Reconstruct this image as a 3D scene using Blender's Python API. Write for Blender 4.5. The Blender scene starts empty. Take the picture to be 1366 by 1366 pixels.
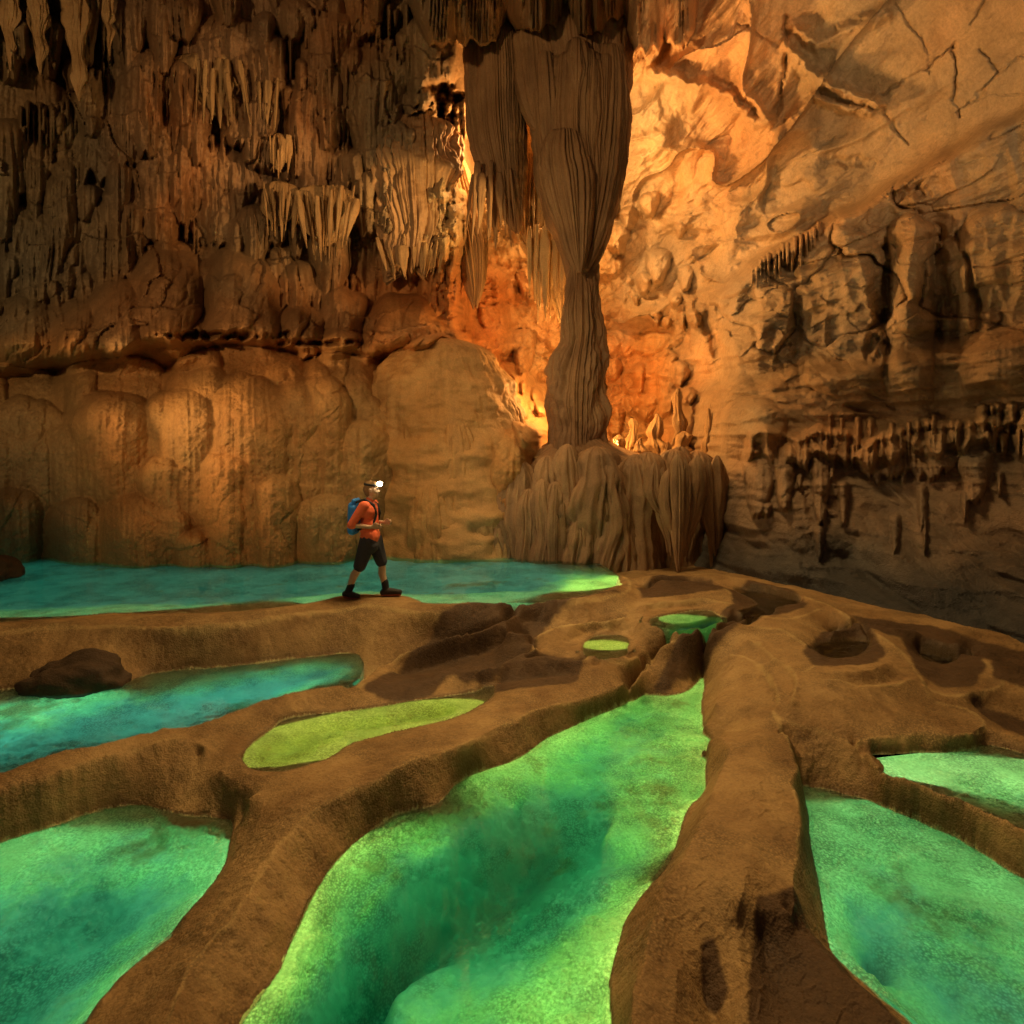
import bpy, bmesh, math, random
import numpy as np
from mathutils import Vector, Matrix

# ------------------------------------------------------------------ camera, world, light, exposure
S = bpy.context.scene
COL = S.collection
F, CX, HY, CZ = 800.0, 683.0, 610.0, 2.0          # focal length, centre column, horizon row (photo pixels), camera height
cam_d = bpy.data.cameras.new('camera'); cam = bpy.data.objects.new('camera', cam_d); COL.objects.link(cam)
cam.location = (0, 0, CZ); cam.rotation_euler = (math.pi/2, 0, 0)
cam_d.sensor_width = 36; cam_d.lens = 36*F/1366; cam_d.shift_y = -(683-HY)/1366; cam_d.clip_end = 200; cam_d.clip_start = .05
S.camera = cam
W = bpy.data.worlds.new("World"); S.world = W; W.use_nodes = True
W.node_tree.nodes['Background'].inputs[0].default_value = (1.0, .66, .36, 1)
W.node_tree.nodes['Background'].inputs[1].default_value = .085
S.view_settings.view_transform = 'Standard'; S.view_settings.look = 'None'
S.view_settings.exposure = 0; S.view_settings.gamma = 1; S.view_settings.use_curve_mapping = False
cy = S.cycles
cy.use_denoising = True
try: cy.denoiser = 'OPENIMAGEDENOISE'
except Exception: pass
cy.max_bounces = 6; cy.diffuse_bounces = 3; cy.glossy_bounces = 3; cy.transmission_bounces = 6; cy.transparent_max_bounces = 16
cy.volume_bounces = 0; cy.caustics_reflective = False; cy.caustics_refractive = True; cy.sample_clamp_indirect = 6
S.render.engine = 'CYCLES'

def P(px, py, Y):                                   # a point on the sight line of a photo pixel, Y metres away
    return Vector(((px-CX)/F*Y, Y, CZ+(HY-py)/F*Y))
def ground(px, py, z):                              # where that sight line meets height z
    Y = (CZ-z)*F/(py-HY); return Vector(((px-CX)/F*Y, Y, z))

def lamp(name, kind, loc, power, color, size=.2, rot=None, shape=None, sy=None, spot=None, target=None):
    d = bpy.data.lights.new(name, kind); d.energy = power; d.color = color
    if kind == 'AREA':
        d.shape = shape or 'RECTANGLE'; d.size = size; d.size_y = sy or size
    else: d.shadow_soft_size = size
    if kind == 'SPOT': d.spot_size = spot or 1.5; d.spot_blend = .6
    o = bpy.data.objects.new(name, d); COL.objects.link(o); o.location = loc
    if rot: o.rotation_euler = rot
    if target is not None: o.rotation_euler = (Vector(target)-Vector(loc)).to_track_quat('-Z', 'Y').to_euler()
    return o
# warm torches: hidden behind the column's base, low on the left outside the frame; unseen fills added overhead and behind the camera
ORANGE = (1, .47, .12); WARM = (1, .55, .2)
lamp('cave_lamp_behind_column', 'POINT', P(800, 628, 14.2), 140, ORANGE, .2)
lamp('cave_lamp_behind_column', 'POINT', P(772, 235, 14.4), 750, (1, .53, .17), .25)
lamp('cave_lamp_behind_column', 'POINT', P(770, 505, 13.75), 430, (1, .50, .14), .2)
lamp('formation_torch', 'SPOT', (7.2, 5.0, 3.2), 9000, (1, .6, .2), .1, spot=.17, target=P(560, 275, 13.6))
lamp('formation_torch', 'SPOT', (7.2, 4.2, 4.5), 5200, (1, .55, .2), .1, spot=.30, target=P(425, 300, 13.0))
lamp('formation_torch', 'SPOT', (7.0, 4.2, 5.0), 4000, (1, .55, .2), .1, spot=.22, target=P(300, 140, 13.0))
lamp('fill_behind_curtain', 'POINT', P(655, 190, 14.3), 330, (1, .5, .15), .15)  # small unseen lamp added to light the jellyfish shaped curtain
lamp('cave_lamp_up', 'SPOT', P(815, 628, 13.9), 14000, (1, .61, .27), .12, spot=1.5, target=(6.5, 10.5, 8.5))
lamp('cave_lamp_behind_ledge', 'POINT', P(915, 645, 12.8), 190, (1, .55, .2), .12)
lamp('torch_left', 'SPOT', (-8.6, 9.4, 3.2), 680, (1, .56, .2), .9, spot=1.15, target=(-.9, 12.4, 2.9))
lamp('overhead_fill', 'AREA', (.6, 8.6, 10.4), 350, (1, .68, .29), 2.0, target=(.4, 5.4, 0)).data.spread = math.radians(105)  # unseen area light added as soft top fill for the terraces
lamp('fill_behind_viewer', 'POINT', (-2.5, -2.5, 4.5), 50, (1, .66, .34), .4)  # weak front fill, added out of view
lamp('wall_fill', 'SPOT', (-5.5, -1.5, 4.5), 2500, (1, .62, .27), .25, spot=1.35, target=(-4.5, 15, 8.5))  # unseen fill added to lift the left wall
lamp('wall_fill', 'SPOT', (4.5, -1.5, 5.0), 1900, (1, .64, .32), .25, spot=.75, target=(7.2, 12, 10.2))  # unseen fill added to brighten the upper right
# added downward light panels just under the water, standing in for submerged lamps
def pool_panel(px, py, level, sx, sy, power, color=(.42, 1, .40), dz=.003, rz=0):
    p = ground(px, py, level); lamp('pool_light_panel', 'AREA', (p.x, p.y, level-dz), power, color, sx, shape='ELLIPSE', sy=sy, rot=(0, 0, rz))
TEAL = (.22, 1, .50); GRN = (.48, 1, .28); BLUE_ = (.20, 1, .66)
LV1, LV2, LV3, LVY, LV4, LV5, LV6 = 0.0, -.42, -.72, -.5, -.65, -.7, -.5
pool_panel(160, 770, LV1, 7.5, 5.0, 74, BLUE_); pool_panel(560, 768, LV1, 5.0, 4.5, 58, BLUE_); pool_panel(745, 773, LV1, 2.2, 1.6, 26, GRN)
lamp('pool_light_panel', 'AREA', (-2.98, 6.25, LV2-.003), 11, BLUE_, 2.5, shape='ELLIPSE', sy=.75, rot=(0, 0, .62)); lamp('pool_light_panel', 'AREA', (-4.75, 5.45, LV2-.003), 15, BLUE_, 2.2, shape='ELLIPSE', sy=1.1, rot=(0, 0, .62))
pool_panel(30, 1215, LV3, 3.0, 1.7, 20, TEAL)
pool_panel(480, 972, LVY, 2.6, .9, 6, (.75, 1, .2), rz=.45)
pool_panel(600, 1230, LV4, 2.6, 1.9, 27, GRN); pool_panel(790, 1010, LV4, 2.2, 2.6, 28, GRN, rz=.4); pool_panel(900, 925, LV4, 1.2, 2.4, 11, GRN)
pool_panel(1260, 1220, LV5, 3.2, 2.4, 25, TEAL)
lamp('pool_light_panel', 'AREA', (3.85, 4.74, LV6-.003), 6, (.4, 1, .5), 1.9, shape='ELLIPSE', sy=.62, rot=(0, 0, -.15)); lamp('pool_light_panel', 'AREA', (4.9, 4.35, LV6-.003), 6, (.4, 1, .5), 1.3, shape='ELLIPSE', sy=1.1)
pool_panel(915, 826, -.108, .7, .5, 1.15, GRN, .003); pool_panel(808, 860, -.285, .6, .4, 0.69, (.7, 1, .2), .003)

# ------------------------------------------------------------------ numpy noise
rng = np.random.default_rng(7)
PERM = rng.permutation(256).astype(np.int32); PERM = np.concatenate([PERM, PERM, PERM])
GV = rng.normal(size=(256, 3)); GV /= np.linalg.norm(GV, axis=1)[:, None]; GV = GV.astype(np.float32)
RV = rng.random((256, 3)).astype(np.float32)
def _h(i, j, k): return PERM[PERM[PERM[i & 255]+(j & 255)]+(k & 255)]
def perlin(x, y, z):
    x = np.asarray(x, np.float32); y = np.asarray(y, np.float32)+np.zeros_like(x); z = np.asarray(z, np.float32)+np.zeros_like(x)
    xi = np.floor(x).astype(np.int32); yi = np.floor(y).astype(np.int32); zi = np.floor(z).astype(np.int32)
    fx = x-xi; fy = y-yi; fz = z-zi
    sx = fx*fx*(3-2*fx); sy = fy*fy*(3-2*fy); sz = fz*fz*(3-2*fz)
    out = 0
    for a in (0, 1):
        wx = sx if a else 1-sx
        for b in (0, 1):
            wy = sy if b else 1-sy
            for c in (0, 1):
                g = GV[_h(xi+a, yi+b, zi+c)]
                out = out + wx*wy*(sz if c else 1-sz)*(g[..., 0]*(fx-a)+g[..., 1]*(fy-b)+g[..., 2]*(fz-c))
    return out*1.5
def fbm(x, y, z, o=4, g=.5, l=2.03):
    s = 0; a = 1.0
    for i in range(o):
        s = s+a*perlin(x+7.3*i, y+3.1*i, z+1.7*i); a *= g; x = x*l; y = y*l; z = z*l
    return s
def worley2(x, y, seed=0):
    """distance to the nearest and second nearest point, and the nearest one's random number"""
    xi = np.floor(x).astype(np.int32); yi = np.floor(y).astype(np.int32)
    f1 = np.full(x.shape, 9., np.float32); f2 = f1.copy(); idv = np.zeros(x.shape, np.float32)
    for a in (-1, 0, 1):
        for b in (-1, 0, 1):
            h = _h(xi+a, yi+b, seed+0*xi); r = RV[h]
            d = np.hypot(xi+a+r[..., 0]-x, yi+b+r[..., 1]-y)
            m = d < f1
            f2 = np.where(m, f1, np.minimum(f2, d)); idv = np.where(m, r[..., 2], idv); f1 = np.where(m, d, f1)
    return f1, f2, idv
def sstep(a, b, x):
    t = np.clip((x-a)/(b-a), 0, 1); return t*t*(3-2*t)
def window(x, a, b, s): return sstep(a-s, a+s, x)*(1-sstep(b-s, b+s, x))

# ------------------------------------------------------------------ object helpers
def tag(o, label=None, cat=None, group=None, kind=None):
    for k, v in (('label', label), ('category', cat), ('group', group), ('kind', kind)):
        if v: o[k] = v
    return o
def new_mesh(name, V, Fq, mat, parent=None, normals=None, smooth=True):
    me = bpy.data.meshes.new(name)
    V = np.asarray(V, np.float32); Fq = np.asarray(Fq, np.int32); n, k = Fq.shape
    me.vertices.add(len(V)); me.vertices.foreach_set('co', V.ravel())
    me.loops.add(n*k); me.loops.foreach_set('vertex_index', Fq.ravel())
    me.polygons.add(n); me.polygons.foreach_set('loop_start', np.arange(0, n*k, k, dtype=np.int32))
    me.polygons.foreach_set('use_smooth', np.full(n, smooth))
    me.update(); me.validate()
    if normals is not None: me.normals_split_custom_set_from_vertices(normals)
    if mat: me.materials.append(mat)
    o = bpy.data.objects.new(name, me); COL.objects.link(o)
    if parent: o.parent = parent; o.matrix_parent_inverse = parent.matrix_world.inverted()
    return o
def empty(name, loc, label=None, cat=None, group=None):
    o = bpy.data.objects.new(name, None); COL.objects.link(o); o.location = loc; o.empty_display_size = .2
    o.matrix_world = Matrix.Translation(loc); tag(o, label, cat, group); return o
def grid_faces(nr, nc):
    i = np.arange(nr*nc).reshape(nr, nc)
    return np.stack([i[:-1, :-1], i[:-1, 1:], i[1:, 1:], i[1:, :-1]], -1).reshape(-1, 4)
def grid_normals(Pg):
    n = np.cross(np.gradient(Pg, axis=1), np.gradient(Pg, axis=0)); n /= np.linalg.norm(n, axis=-1, keepdims=True)+1e-12
    return n
def split_grid(Pg, owner, spec, keep=None, flip=False, attrs={}):
    """one surface, one mesh per owner; owners share their border vertices and its normals"""
    nr, nc = owner.shape; faces = grid_faces(nr, nc)
    if flip: faces = faces[:, ::-1]
    N = grid_normals(Pg)*(-1 if flip else 1)
    fo = owner[:-1, :-1].ravel()
    if keep is not None:
        kk = (keep[:-1, :-1] | keep[1:, 1:] | keep[1:, :-1] | keep[:-1, 1:]).ravel(); faces = faces[kk]; fo = fo[kk]
    V = Pg.reshape(-1, 3); N = N.reshape(-1, 3); out = {}
    for oid, (name, mat, kw) in spec.items():
        f = faces[fo == oid]
        if not len(f): continue
        u, inv = np.unique(f, return_inverse=True)
        o = new_mesh(name, V[u], inv.reshape(-1, 4), mat, normals=N[u]); tag(o, **kw); out[oid] = o
        for k, v in attrs.items():
            vec = v.ndim == 3; at = o.data.attributes.new(k, 'FLOAT_VECTOR' if vec else 'FLOAT', 'POINT')
            at.data.foreach_set('vector' if vec else 'value', (v.reshape(-1, 3)[u].ravel() if vec else v.reshape(-1)[u]).astype(np.float32))
    return out

# ------------------------------------------------------------------ materials
def mat_rock(name, ca, cb, cs, big=.7, streak=.5, bump=.5, grain=55, rough=.62, fine=14, dist=.03, spec=.35):
    m = bpy.data.materials.new(name); m.use_nodes = True; t = m.node_tree; n = t.nodes; L = t.links
    b = n['Principled BSDF']; geo = n.new('ShaderNodeNewGeometry')
    def mapped(sc):
        k = n.new('ShaderNodeMapping'); k.inputs['Scale'].default_value = sc; L.new(geo.outputs['Position'], k.inputs[0]); return k.outputs[0]
    def noise(vec, scale, det=6, r=.55, dis=0):
        k = n.new('ShaderNodeTexNoise'); k.inputs['Scale'].default_value = scale; k.inputs['Detail'].default_value = det
        k.inputs['Roughness'].default_value = r; k.inputs['Distortion'].default_value = dis; L.new(vec, k.inputs['Vector']); return k.outputs['Fac']
    def ramp(v, lo, hi):
        k = n.new('ShaderNodeMapRange'); k.inputs['From Min'].default_value = lo; k.inputs['From Max'].default_value = hi; L.new(v, k.inputs[0]); return k.outputs[0]
    def mix(f, a, c, mode='MIX'):
        k = n.new('ShaderNodeMix'); k.data_type = 'RGBA'; k.blend_type = mode
        if isinstance(f, float): k.inputs[0].default_value = f
        else: L.new(f, k.inputs[0])
        for i, v in ((6, a), (7, c)):
            if isinstance(v, tuple): k.inputs[i].default_value = (*v, 1)
            else: L.new(v, k.inputs[i])
        return k.outputs[2]
    one = mapped((1, 1, 1)); tall = mapped((1, 1, .12))
    c = mix(ramp(noise(one, big, 8, .6, .4), .35, .65), ca, cb)
    if streak > 0:
        k = n.new('ShaderNodeMath'); k.operation = 'MULTIPLY'; k.inputs[1].default_value = streak; L.new(ramp(noise(tall, 4.5, 6, .65), .5, .72), k.inputs[0])
        c = mix(k.outputs[0], c, cs)
    k2 = n.new('ShaderNodeMath'); k2.operation = 'MULTIPLY_ADD'; L.new(noise(one, fine*1.7, 5, .7), k2.inputs[0]); k2.inputs[1].default_value = .9; k2.inputs[2].default_value = .55
    cc = n.new('ShaderNodeCombineColor'); [L.new(k2.outputs[0], cc.inputs[i]) for i in range(3)]
    c = mix(1.0, c, cc.outputs[0], 'MULTIPLY'); L.new(c, b.inputs['Base Color'])
    L.new(ramp(noise(one, 3, 4), .2, .9), b.inputs['Roughness'])
    rr = n.new('ShaderNodeMapRange'); rr.inputs['To Min'].default_value = rough-.2; rr.inputs['To Max'].default_value = min(1, rough+.2)
    L.new(noise(one, 3, 4), rr.inputs[0]); L.new(rr.outputs[0], b.inputs['Roughness'])
    b.inputs['Specular IOR Level'].default_value = spec
    v = n.new('ShaderNodeTexVoronoi'); v.inputs['Scale'].default_value = grain; L.new(one, v.inputs['Vector'])
    h = n.new('ShaderNodeMath'); h.operation = 'MULTIPLY_ADD'; L.new(v.outputs['Distance'], h.inputs[0]); h.inputs[1].default_value = -.25; L.new(noise(one, fine, 9, .62), h.inputs[2])
    bp = n.new('ShaderNodeBump'); bp.inputs['Strength'].default_value = bump; bp.inputs['Distance'].default_value = dist
    L.new(h.outputs[0], bp.inputs['Height']); L.new(bp.outputs[0], b.inputs['Normal'])
    return m
def mat_terrain(name):
    m = mat_rock(name, (.38, .24, .10), (.24, .135, .052), (.13, .072, .03), big=1.6, streak=.5, bump=.8, grain=75, fine=24, dist=.025, rough=.7, spec=.25)
    t = m.node_tree; n = t.nodes; L = t.links; b = n['Principled BSDF']; dry = b.inputs['Base Color'].links[0].from_socket; bn = b.inputs['Normal'].links[0].from_node
    geo = [x for x in n if x.type == 'NEW_GEOMETRY'][0]
    def attr(k): a = n.new('ShaderNodeAttribute'); a.attribute_name = k; return a.outputs['Fac']
    def noise(sc, d=6): k = n.new('ShaderNodeTexNoise'); k.inputs['Scale'].default_value = sc; k.inputs['Detail'].default_value = d; k.inputs['Roughness'].default_value = .65; L.new(geo.outputs['Position'], k.inputs['Vector']); return k.outputs['Fac']
    def rng_(v, lo, hi): k = n.new('ShaderNodeMapRange'); k.interpolation_type = 'SMOOTHSTEP'; k.inputs['From Min'].default_value = lo; k.inputs['From Max'].default_value = hi; L.new(v, k.inputs[0]); return k.outputs[0]
    def mth(op, a, c): k = n.new('ShaderNodeMath'); k.operation = op; [L.new(v, k.inputs[i]) if not isinstance(v, float) else setattr(k.inputs[i], 'default_value', v) for i, v in enumerate((a, c))]; return k.outputs[0]
    def mix(f, a, c):
        k = n.new('ShaderNodeMix'); k.data_type = 'RGBA'; L.new(f, k.inputs[0])
        for i, v in ((6, a), (7, c)):
            if isinstance(v, tuple): k.inputs[i].default_value = (*v, 1)
            else: L.new(v, k.inputs[i])
        return k.outputs[2]
    mud_shade = rng_(mth('ADD', attr('mud_shade'), mth('MULTIPLY', mth('SUBTRACT', noise(6, 8), .5), 1.1)), .15, .85)
    lit_crust = rng_(mth('MULTIPLY', attr('pale_lit'), mth('ADD', noise(7, 9), .1)), .12, .85)  # pale calcite plus caught light, painted along the rim crests
    c = mix(lit_crust, dry, mix(noise(30), (.38, .25, .10), (.50, .35, .15)))
    c = mix(mud_shade, c, mix(noise(14), (.125, .068, .030), (.058, .033, .017)))  # dark mud of basins and hollows, with their shade painted in
    c = mix(mth('MULTIPLY', rng_(mth('ADD', attr('shore'), mth('MULTIPLY', mth('SUBTRACT', noise(12), .5), .5)), .25, .9), .62), c, (.11, .072, .028))
    calc = rng_(mth('ADD', attr('calc'), mth('MULTIPLY', mth('SUBTRACT', noise(20), .5), .5)), .35, .65)
    pop = mth('MULTIPLY', rng_(noise(48, 5), .36, .64), mth('ADD', mth('MULTIPLY', rng_(noise(2.1, 4), .4, .6), .55), .30))
    bed = mix(pop, (.46, .45, .21), (.82, .78, .40)); silt = mix(noise(5, 4), (.19, .28, .27), (.36, .44, .40))
    dp = rng_(mth('ADD', attr('deep'), mth('MULTIPLY', mth('SUBTRACT', noise(2.6, 8), .5), .42)), .10, .32)
    bed = mix(dp, bed, silt); bed = mix(mth('MULTIPLY', rng_(noise(1.35, 5), .56, .70), .7), bed, (.36, .19, .07))
    c = mix(calc, c, bed); L.new(c, b.inputs['Base Color'])
    rl = b.inputs['Roughness'].links[0].from_socket; L.new(mth('SUBTRACT', rl, mth('MULTIPLY', attr('shore'), .3)), b.inputs['Roughness'])
    vg = n.new('ShaderNodeTexVoronoi'); vg.inputs['Scale'].default_value = 62; L.new(geo.outputs['Position'], vg.inputs['Vector'])
    gr = mth('ADD', mth('MULTIPLY', mth('MULTIPLY', rng_(vg.outputs['Distance'], .15, .75), rng_(noise(1.7, 5), .42, .62)), -.45), 1.06); gc = n.new('ShaderNodeCombineColor'); [L.new(gr, gc.inputs[i]) for i in range(3)]
    gm = n.new('ShaderNodeMix'); gm.data_type = 'RGBA'; gm.blend_type = 'MULTIPLY'; gm.inputs[0].default_value = 1; L.new(c, gm.inputs[6]); L.new(gc.outputs[0], gm.inputs[7]); L.new(gm.outputs[2], b.inputs['Base Color'])
    st = mth('MULTIPLY', mth('ADD', mth('MULTIPLY', calc, .4), .6), mth('SUBTRACT', 1.0, mth('MULTIPLY', dp, .75))); L.new(st, bn.inputs['Strength'])
    return m
def mat_plain(name, col, rough=.6, bump=0, scale=60, var=.25):
    m = bpy.data.materials.new(name); m.use_nodes = True; t = m.node_tree; n = t.nodes; L = t.links; b = n['Principled BSDF']
    nz = n.new('ShaderNodeTexNoise'); nz.inputs['Scale'].default_value = scale; nz.inputs['Detail'].default_value = 4
    tc = n.new('ShaderNodeTexCoord'); L.new(tc.outputs['Object'], nz.inputs['Vector'])
    mx = n.new('ShaderNodeMix'); mx.data_type = 'RGBA'; L.new(nz.outputs['Fac'], mx.inputs[0])
    mx.inputs[6].default_value = (*[c*(1-var) for c in col], 1); mx.inputs[7].default_value = (*[min(1, c*(1+var)) for c in col], 1)
    L.new(mx.outputs[2], b.inputs['Base Color']); b.inputs['Roughness'].default_value = rough
    if bump:
        bp = n.new('ShaderNodeBump'); bp.inputs['Strength'].default_value = bump; bp.inputs['Distance'].default_value = .01
        L.new(nz.outputs['Fac'], bp.inputs['Height']); L.new(bp.outputs[0], b.inputs['Normal'])
    return m
def mat_water(name, absorb, dens, milk=(.2, .6, .5), milkd=0.0, ripple=.05):
    m = bpy.data.materials.new(name); m.use_nodes = True; t = m.node_tree; n = t.nodes; L = t.links
    for x in list(n): n.remove(x)
    out = n.new('ShaderNodeOutputMaterial'); mx = n.new('ShaderNodeMixShader'); tr = n.new('ShaderNodeBsdfRefraction'); tr.inputs['IOR'].default_value = 1.33; tr.inputs['Roughness'].default_value = 0; gl = n.new('ShaderNodeBsdfGlossy')
    gl.inputs['Roughness'].default_value = .04; fr = n.new('ShaderNodeFresnel'); fr.inputs['IOR'].default_value = 1.33
    geo = n.new('ShaderNodeNewGeometry'); nz = n.new('ShaderNodeTexNoise'); nz.inputs['Scale'].default_value = 2.2; nz.inputs['Detail'].default_value = 3
    L.new(geo.outputs['Position'], nz.inputs['Vector']); bp = n.new('ShaderNodeBump'); bp.inputs['Strength'].default_value = ripple; bp.inputs['Distance'].default_value = .05
    L.new(nz.outputs['Fac'], bp.inputs['Height']); L.new(bp.outputs[0], gl.inputs['Normal']); L.new(bp.outputs[0], fr.inputs['Normal']); L.new(bp.outputs[0], tr.inputs['Normal'])
    L.new(fr.outputs[0], mx.inputs[0]); L.new(tr.outputs[0], mx.inputs[1]); L.new(gl.outputs[0], mx.inputs[2]); L.new(mx.outputs[0], out.inputs['Surface'])
    va = n.new('ShaderNodeVolumeAbsorption'); va.inputs['Color'].default_value = (*absorb, 1); va.inputs['Density'].default_value = dens
    if milkd > 0:
        vs = n.new('ShaderNodeVolumeScatter'); vs.inputs['Color'].default_value = (*milk, 1); vs.inputs['Density'].default_value = milkd
        ad = n.new('ShaderNodeAddShader'); L.new(va.outputs[0], ad.inputs[0]); L.new(vs.outputs[0], ad.inputs[1]); L.new(ad.outputs[0], out.inputs['Volume'])
    else: L.new(va.outputs[0], out.inputs['Volume'])
    return m
M_WALL = mat_rock('rock_brown', (.30, .19, .10), (.19, .125, .065), (.12, .09, .06), streak=.7, bump=.7, dist=.05)
M_MOUND = mat_rock('flowstone_tan', (.40, .245, .10), (.30, .175, .07), (.20, .12, .05), streak=.5, bump=.5, fine=18)
M_CEIL = mat_rock('limestone_peach', (.52, .37, .22), (.42, .29, .17), (.30, .2, .12), big=.5, streak=.12, bump=.5, fine=7, dist=.05)
M_RIGHT = mat_rock('limestone_grey', (.34, .25, .16), (.22, .175, .125), (.14, .115, .085), streak=.4, bump=.9, fine=10, dist=.06)
M_DARK = mat_rock('rock_dark_grey', (.115, .105, .085), (.06, .058, .05), (.05, .045, .04), streak=.3, bump=.9, fine=9, dist=.06)
M_ALCOVE = mat_rock('calcite_orange', (.55, .36, .17), (.42, .24, .10), (.28, .15, .07), streak=.35, bump=.9, fine=10, dist=.06)
M_COLUMN = mat_rock('dripstone_brown', (.38, .225, .11), (.26, .145, .07), (.15, .085, .045), streak=.55, bump=.5, fine=20)
M_PALE = mat_rock('dripstone_pale', (.50, .32, .15), (.36, .21, .09), (.2, .12, .055), streak=.6, bump=.7, fine=20)
M_GOLD = mat_rock('dripstone_gold', (.66, .46, .22), (.5, .31, .13), (.3, .18, .07), streak=.5, bump=.8, fine=22)
M_DAM = mat_rock('rimstone_tan', (.33, .185, .07), (.24, .125, .045), (.15, .08, .035), big=1.1, streak=.15, bump=.55, grain=75, fine=26, dist=.02, rough=.7, spec=.25)
M_FLOOR = mat_rock('cave_floor_brown', (.085, .05, .025), (.05, .03, .016), (.04, .025, .015), streak=.2, bump=.7, grain=60, fine=22, dist=.02, rough=.75)
M_TER = mat_terrain('rimstone')
M_SHELL = mat_rock('cave_rock', (1.12, 1.1, 1.08), (.74, .72, .70), (.50, .47, .44), streak=.6, bump=.8, fine=12, dist=.05)
_t = M_SHELL.node_tree; _b = _t.nodes['Principled BSDF']; _s = _b.inputs['Base Color'].links[0].from_socket
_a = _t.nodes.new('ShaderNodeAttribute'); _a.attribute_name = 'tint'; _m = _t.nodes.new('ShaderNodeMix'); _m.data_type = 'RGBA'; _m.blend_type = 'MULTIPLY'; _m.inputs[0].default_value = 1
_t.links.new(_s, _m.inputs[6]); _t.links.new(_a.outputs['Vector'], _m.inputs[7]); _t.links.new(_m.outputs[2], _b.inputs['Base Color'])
M_BED = mat_rock('pool_calcite', (.62, .60, .36), (.46, .45, .26), (.3, .22, .1), big=1.6, streak=0, bump=.8, grain=42, fine=26, dist=.03, rough=.8)

# ------------------------------------------------------------------ cave floor: a height field laid through measured rim, shore and bed lines
NU, NV, UM = 1040, 740, 1.18
L0, L1 = math.log(1.75), math.log(14.0)
def to_grid(X, Y): return (X/Y+UM)/(2*UM)*(NU-1), (np.log(Y)-L0)/(L1-L0)*(NV-1)
owners = ['floor', 'far_rim', 'middle_rim', 'thin_rim', 'central_dam', 'right_dam', 'outer_dam', 'mound', 'right_basin_rim', 'upper_terrace', 'small_lip']
OID = {k: i for i, k in enumerate(owners)}
acc = np.zeros((NV, NU)); cnt = np.zeros((NV, NU)); own0 = np.full((NV, NU), -1, np.int16); pale_lit0 = np.zeros((NV, NU))
def smooth_poly(pts, sub=10):
    p = np.array(pts, float); q = np.vstack([2*p[0]-p[1], p, 2*p[-1]-p[-2]]); out = []
    for i in range(1, len(q)-2):
        t = np.linspace(0, 1, sub, endpoint=False)[:, None]; a, b, c, d = q[i-1], q[i], q[i+1], q[i+2]
        out.append(.5*((2*b)+(c-a)*t+(2*a-5*b+4*c-d)*t**2+(3*b-a-3*c+d)*t**3))
    out.append(p[-1:]); return np.vstack(out)
seedn = [0]
def curve(owner, pts, z=None, jit=2.0, back=0.0, dz=0.0, pale_lit=0):
    """a line of photo pixels at a known height; back pushes it away from the viewer by metres"""
    p3 = [(*q, z) if len(q) == 2 else q for q in pts]
    c = smooth_poly(p3, 12)
    seg = np.hypot(np.diff(c[:, 0]), np.diff(c[:, 1])); s = np.concatenate([[0], np.cumsum(seg)])
    t = np.arange(0, s[-1], .45); c = np.stack([np.interp(t, s, c[:, k]) for k in range(3)], -1)
    seedn[0] += 1; o = seedn[0]*17.3
    sc = np.clip((c[:, 1]-HY)/400, .3, 1.3)
    if jit:
        c[:, 0] += sc*jit*(2.2*perlin(t/38, o+0*t, 0)+1.0*perlin(t/11, o+0*t, 5)); c[:, 1] += sc*jit*(1.6*perlin(t/33, o+0*t, 9)+.8*perlin(t/9, o+0*t, 3))
    Y = (CZ-c[:, 2])*F/(c[:, 1]-HY); X = (c[:, 0]-CX)/F*Y; Y = Y+back; Z = c[:, 2]+dz
    iu, iv = to_grid(X, Y); iu = np.rint(iu).astype(int); iv = np.rint(iv).astype(int)
    ok = (iu >= 0) & (iu < NU) & (iv >= 0) & (iv < NV)
    np.add.at(acc, (iv[ok], iu[ok]), Z[ok]); np.add.at(cnt, (iv[ok], iu[ok]), 1); own0[iv[ok], iu[ok]] = OID[owner]
    if pale_lit: pale_lit0[iv[ok], iu[ok]] = pale_lit
    return np.stack([X, Y], -1)

# far pool and the rim the person stands on
W1 = [(-260,858),(-100,834),(0,824),(40,821),(88,818),(113,814),(157,811),(227,811),(293,810),(348,808),(403,799),(457,792),(500,789),(528,790),(539,797),(565,800),(605,800),(649,797),(678,791),(766,792),(803,786),(817,775)]
F1 = [(-260,880),(-100,858),(0,845),(51,839),(80,837),(146,835),(238,837),(304,832),(359,824),(403,819),(457,812),(499,809),(528,813),(576,817),(656,809),(711,806),(766,803),(815,797),(838,787),(840,776),(826,766)]
curve('far_rim', W1, -.005, 1.0, dz=-0.04)
curve('far_rim', [(-260,866),(0,834),(80,829),(146,822),(227,822),(304,820),(403,808),(457,800),(500,798),(528,800),(576,807),(656,803),(766,797),(810,790),(826,780)], .075, 1.2)
curve('far_rim', F1, .02, 1.0, pale_lit=.9)
curve('far_rim', [(-260,970),(-100,945),(0,926),(165,917),(205,901),(275,894),(348,887),(472,873)], -.43, 1.0, dz=-0.06)
curve('far_rim', [(500,873,-.41),(532,868,-.37),(576,850,-.27),(620,838,-.17),(671,824,-.1),(711,830,-.18),(780,824,-.15),(838,817,-.1),(850,800,-.06),(855,780,-.02)], None, 1)
curve('floor', [(-300,775),(0,770),(200,768),(420,765),(600,765),(700,768)], LV1, 0, 0, -0.5); curve('floor', [(-300,800),(0,795),(200,790),(400,783),(560,782),(700,780)], LV1, 0, 0, -0.5)
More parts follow.
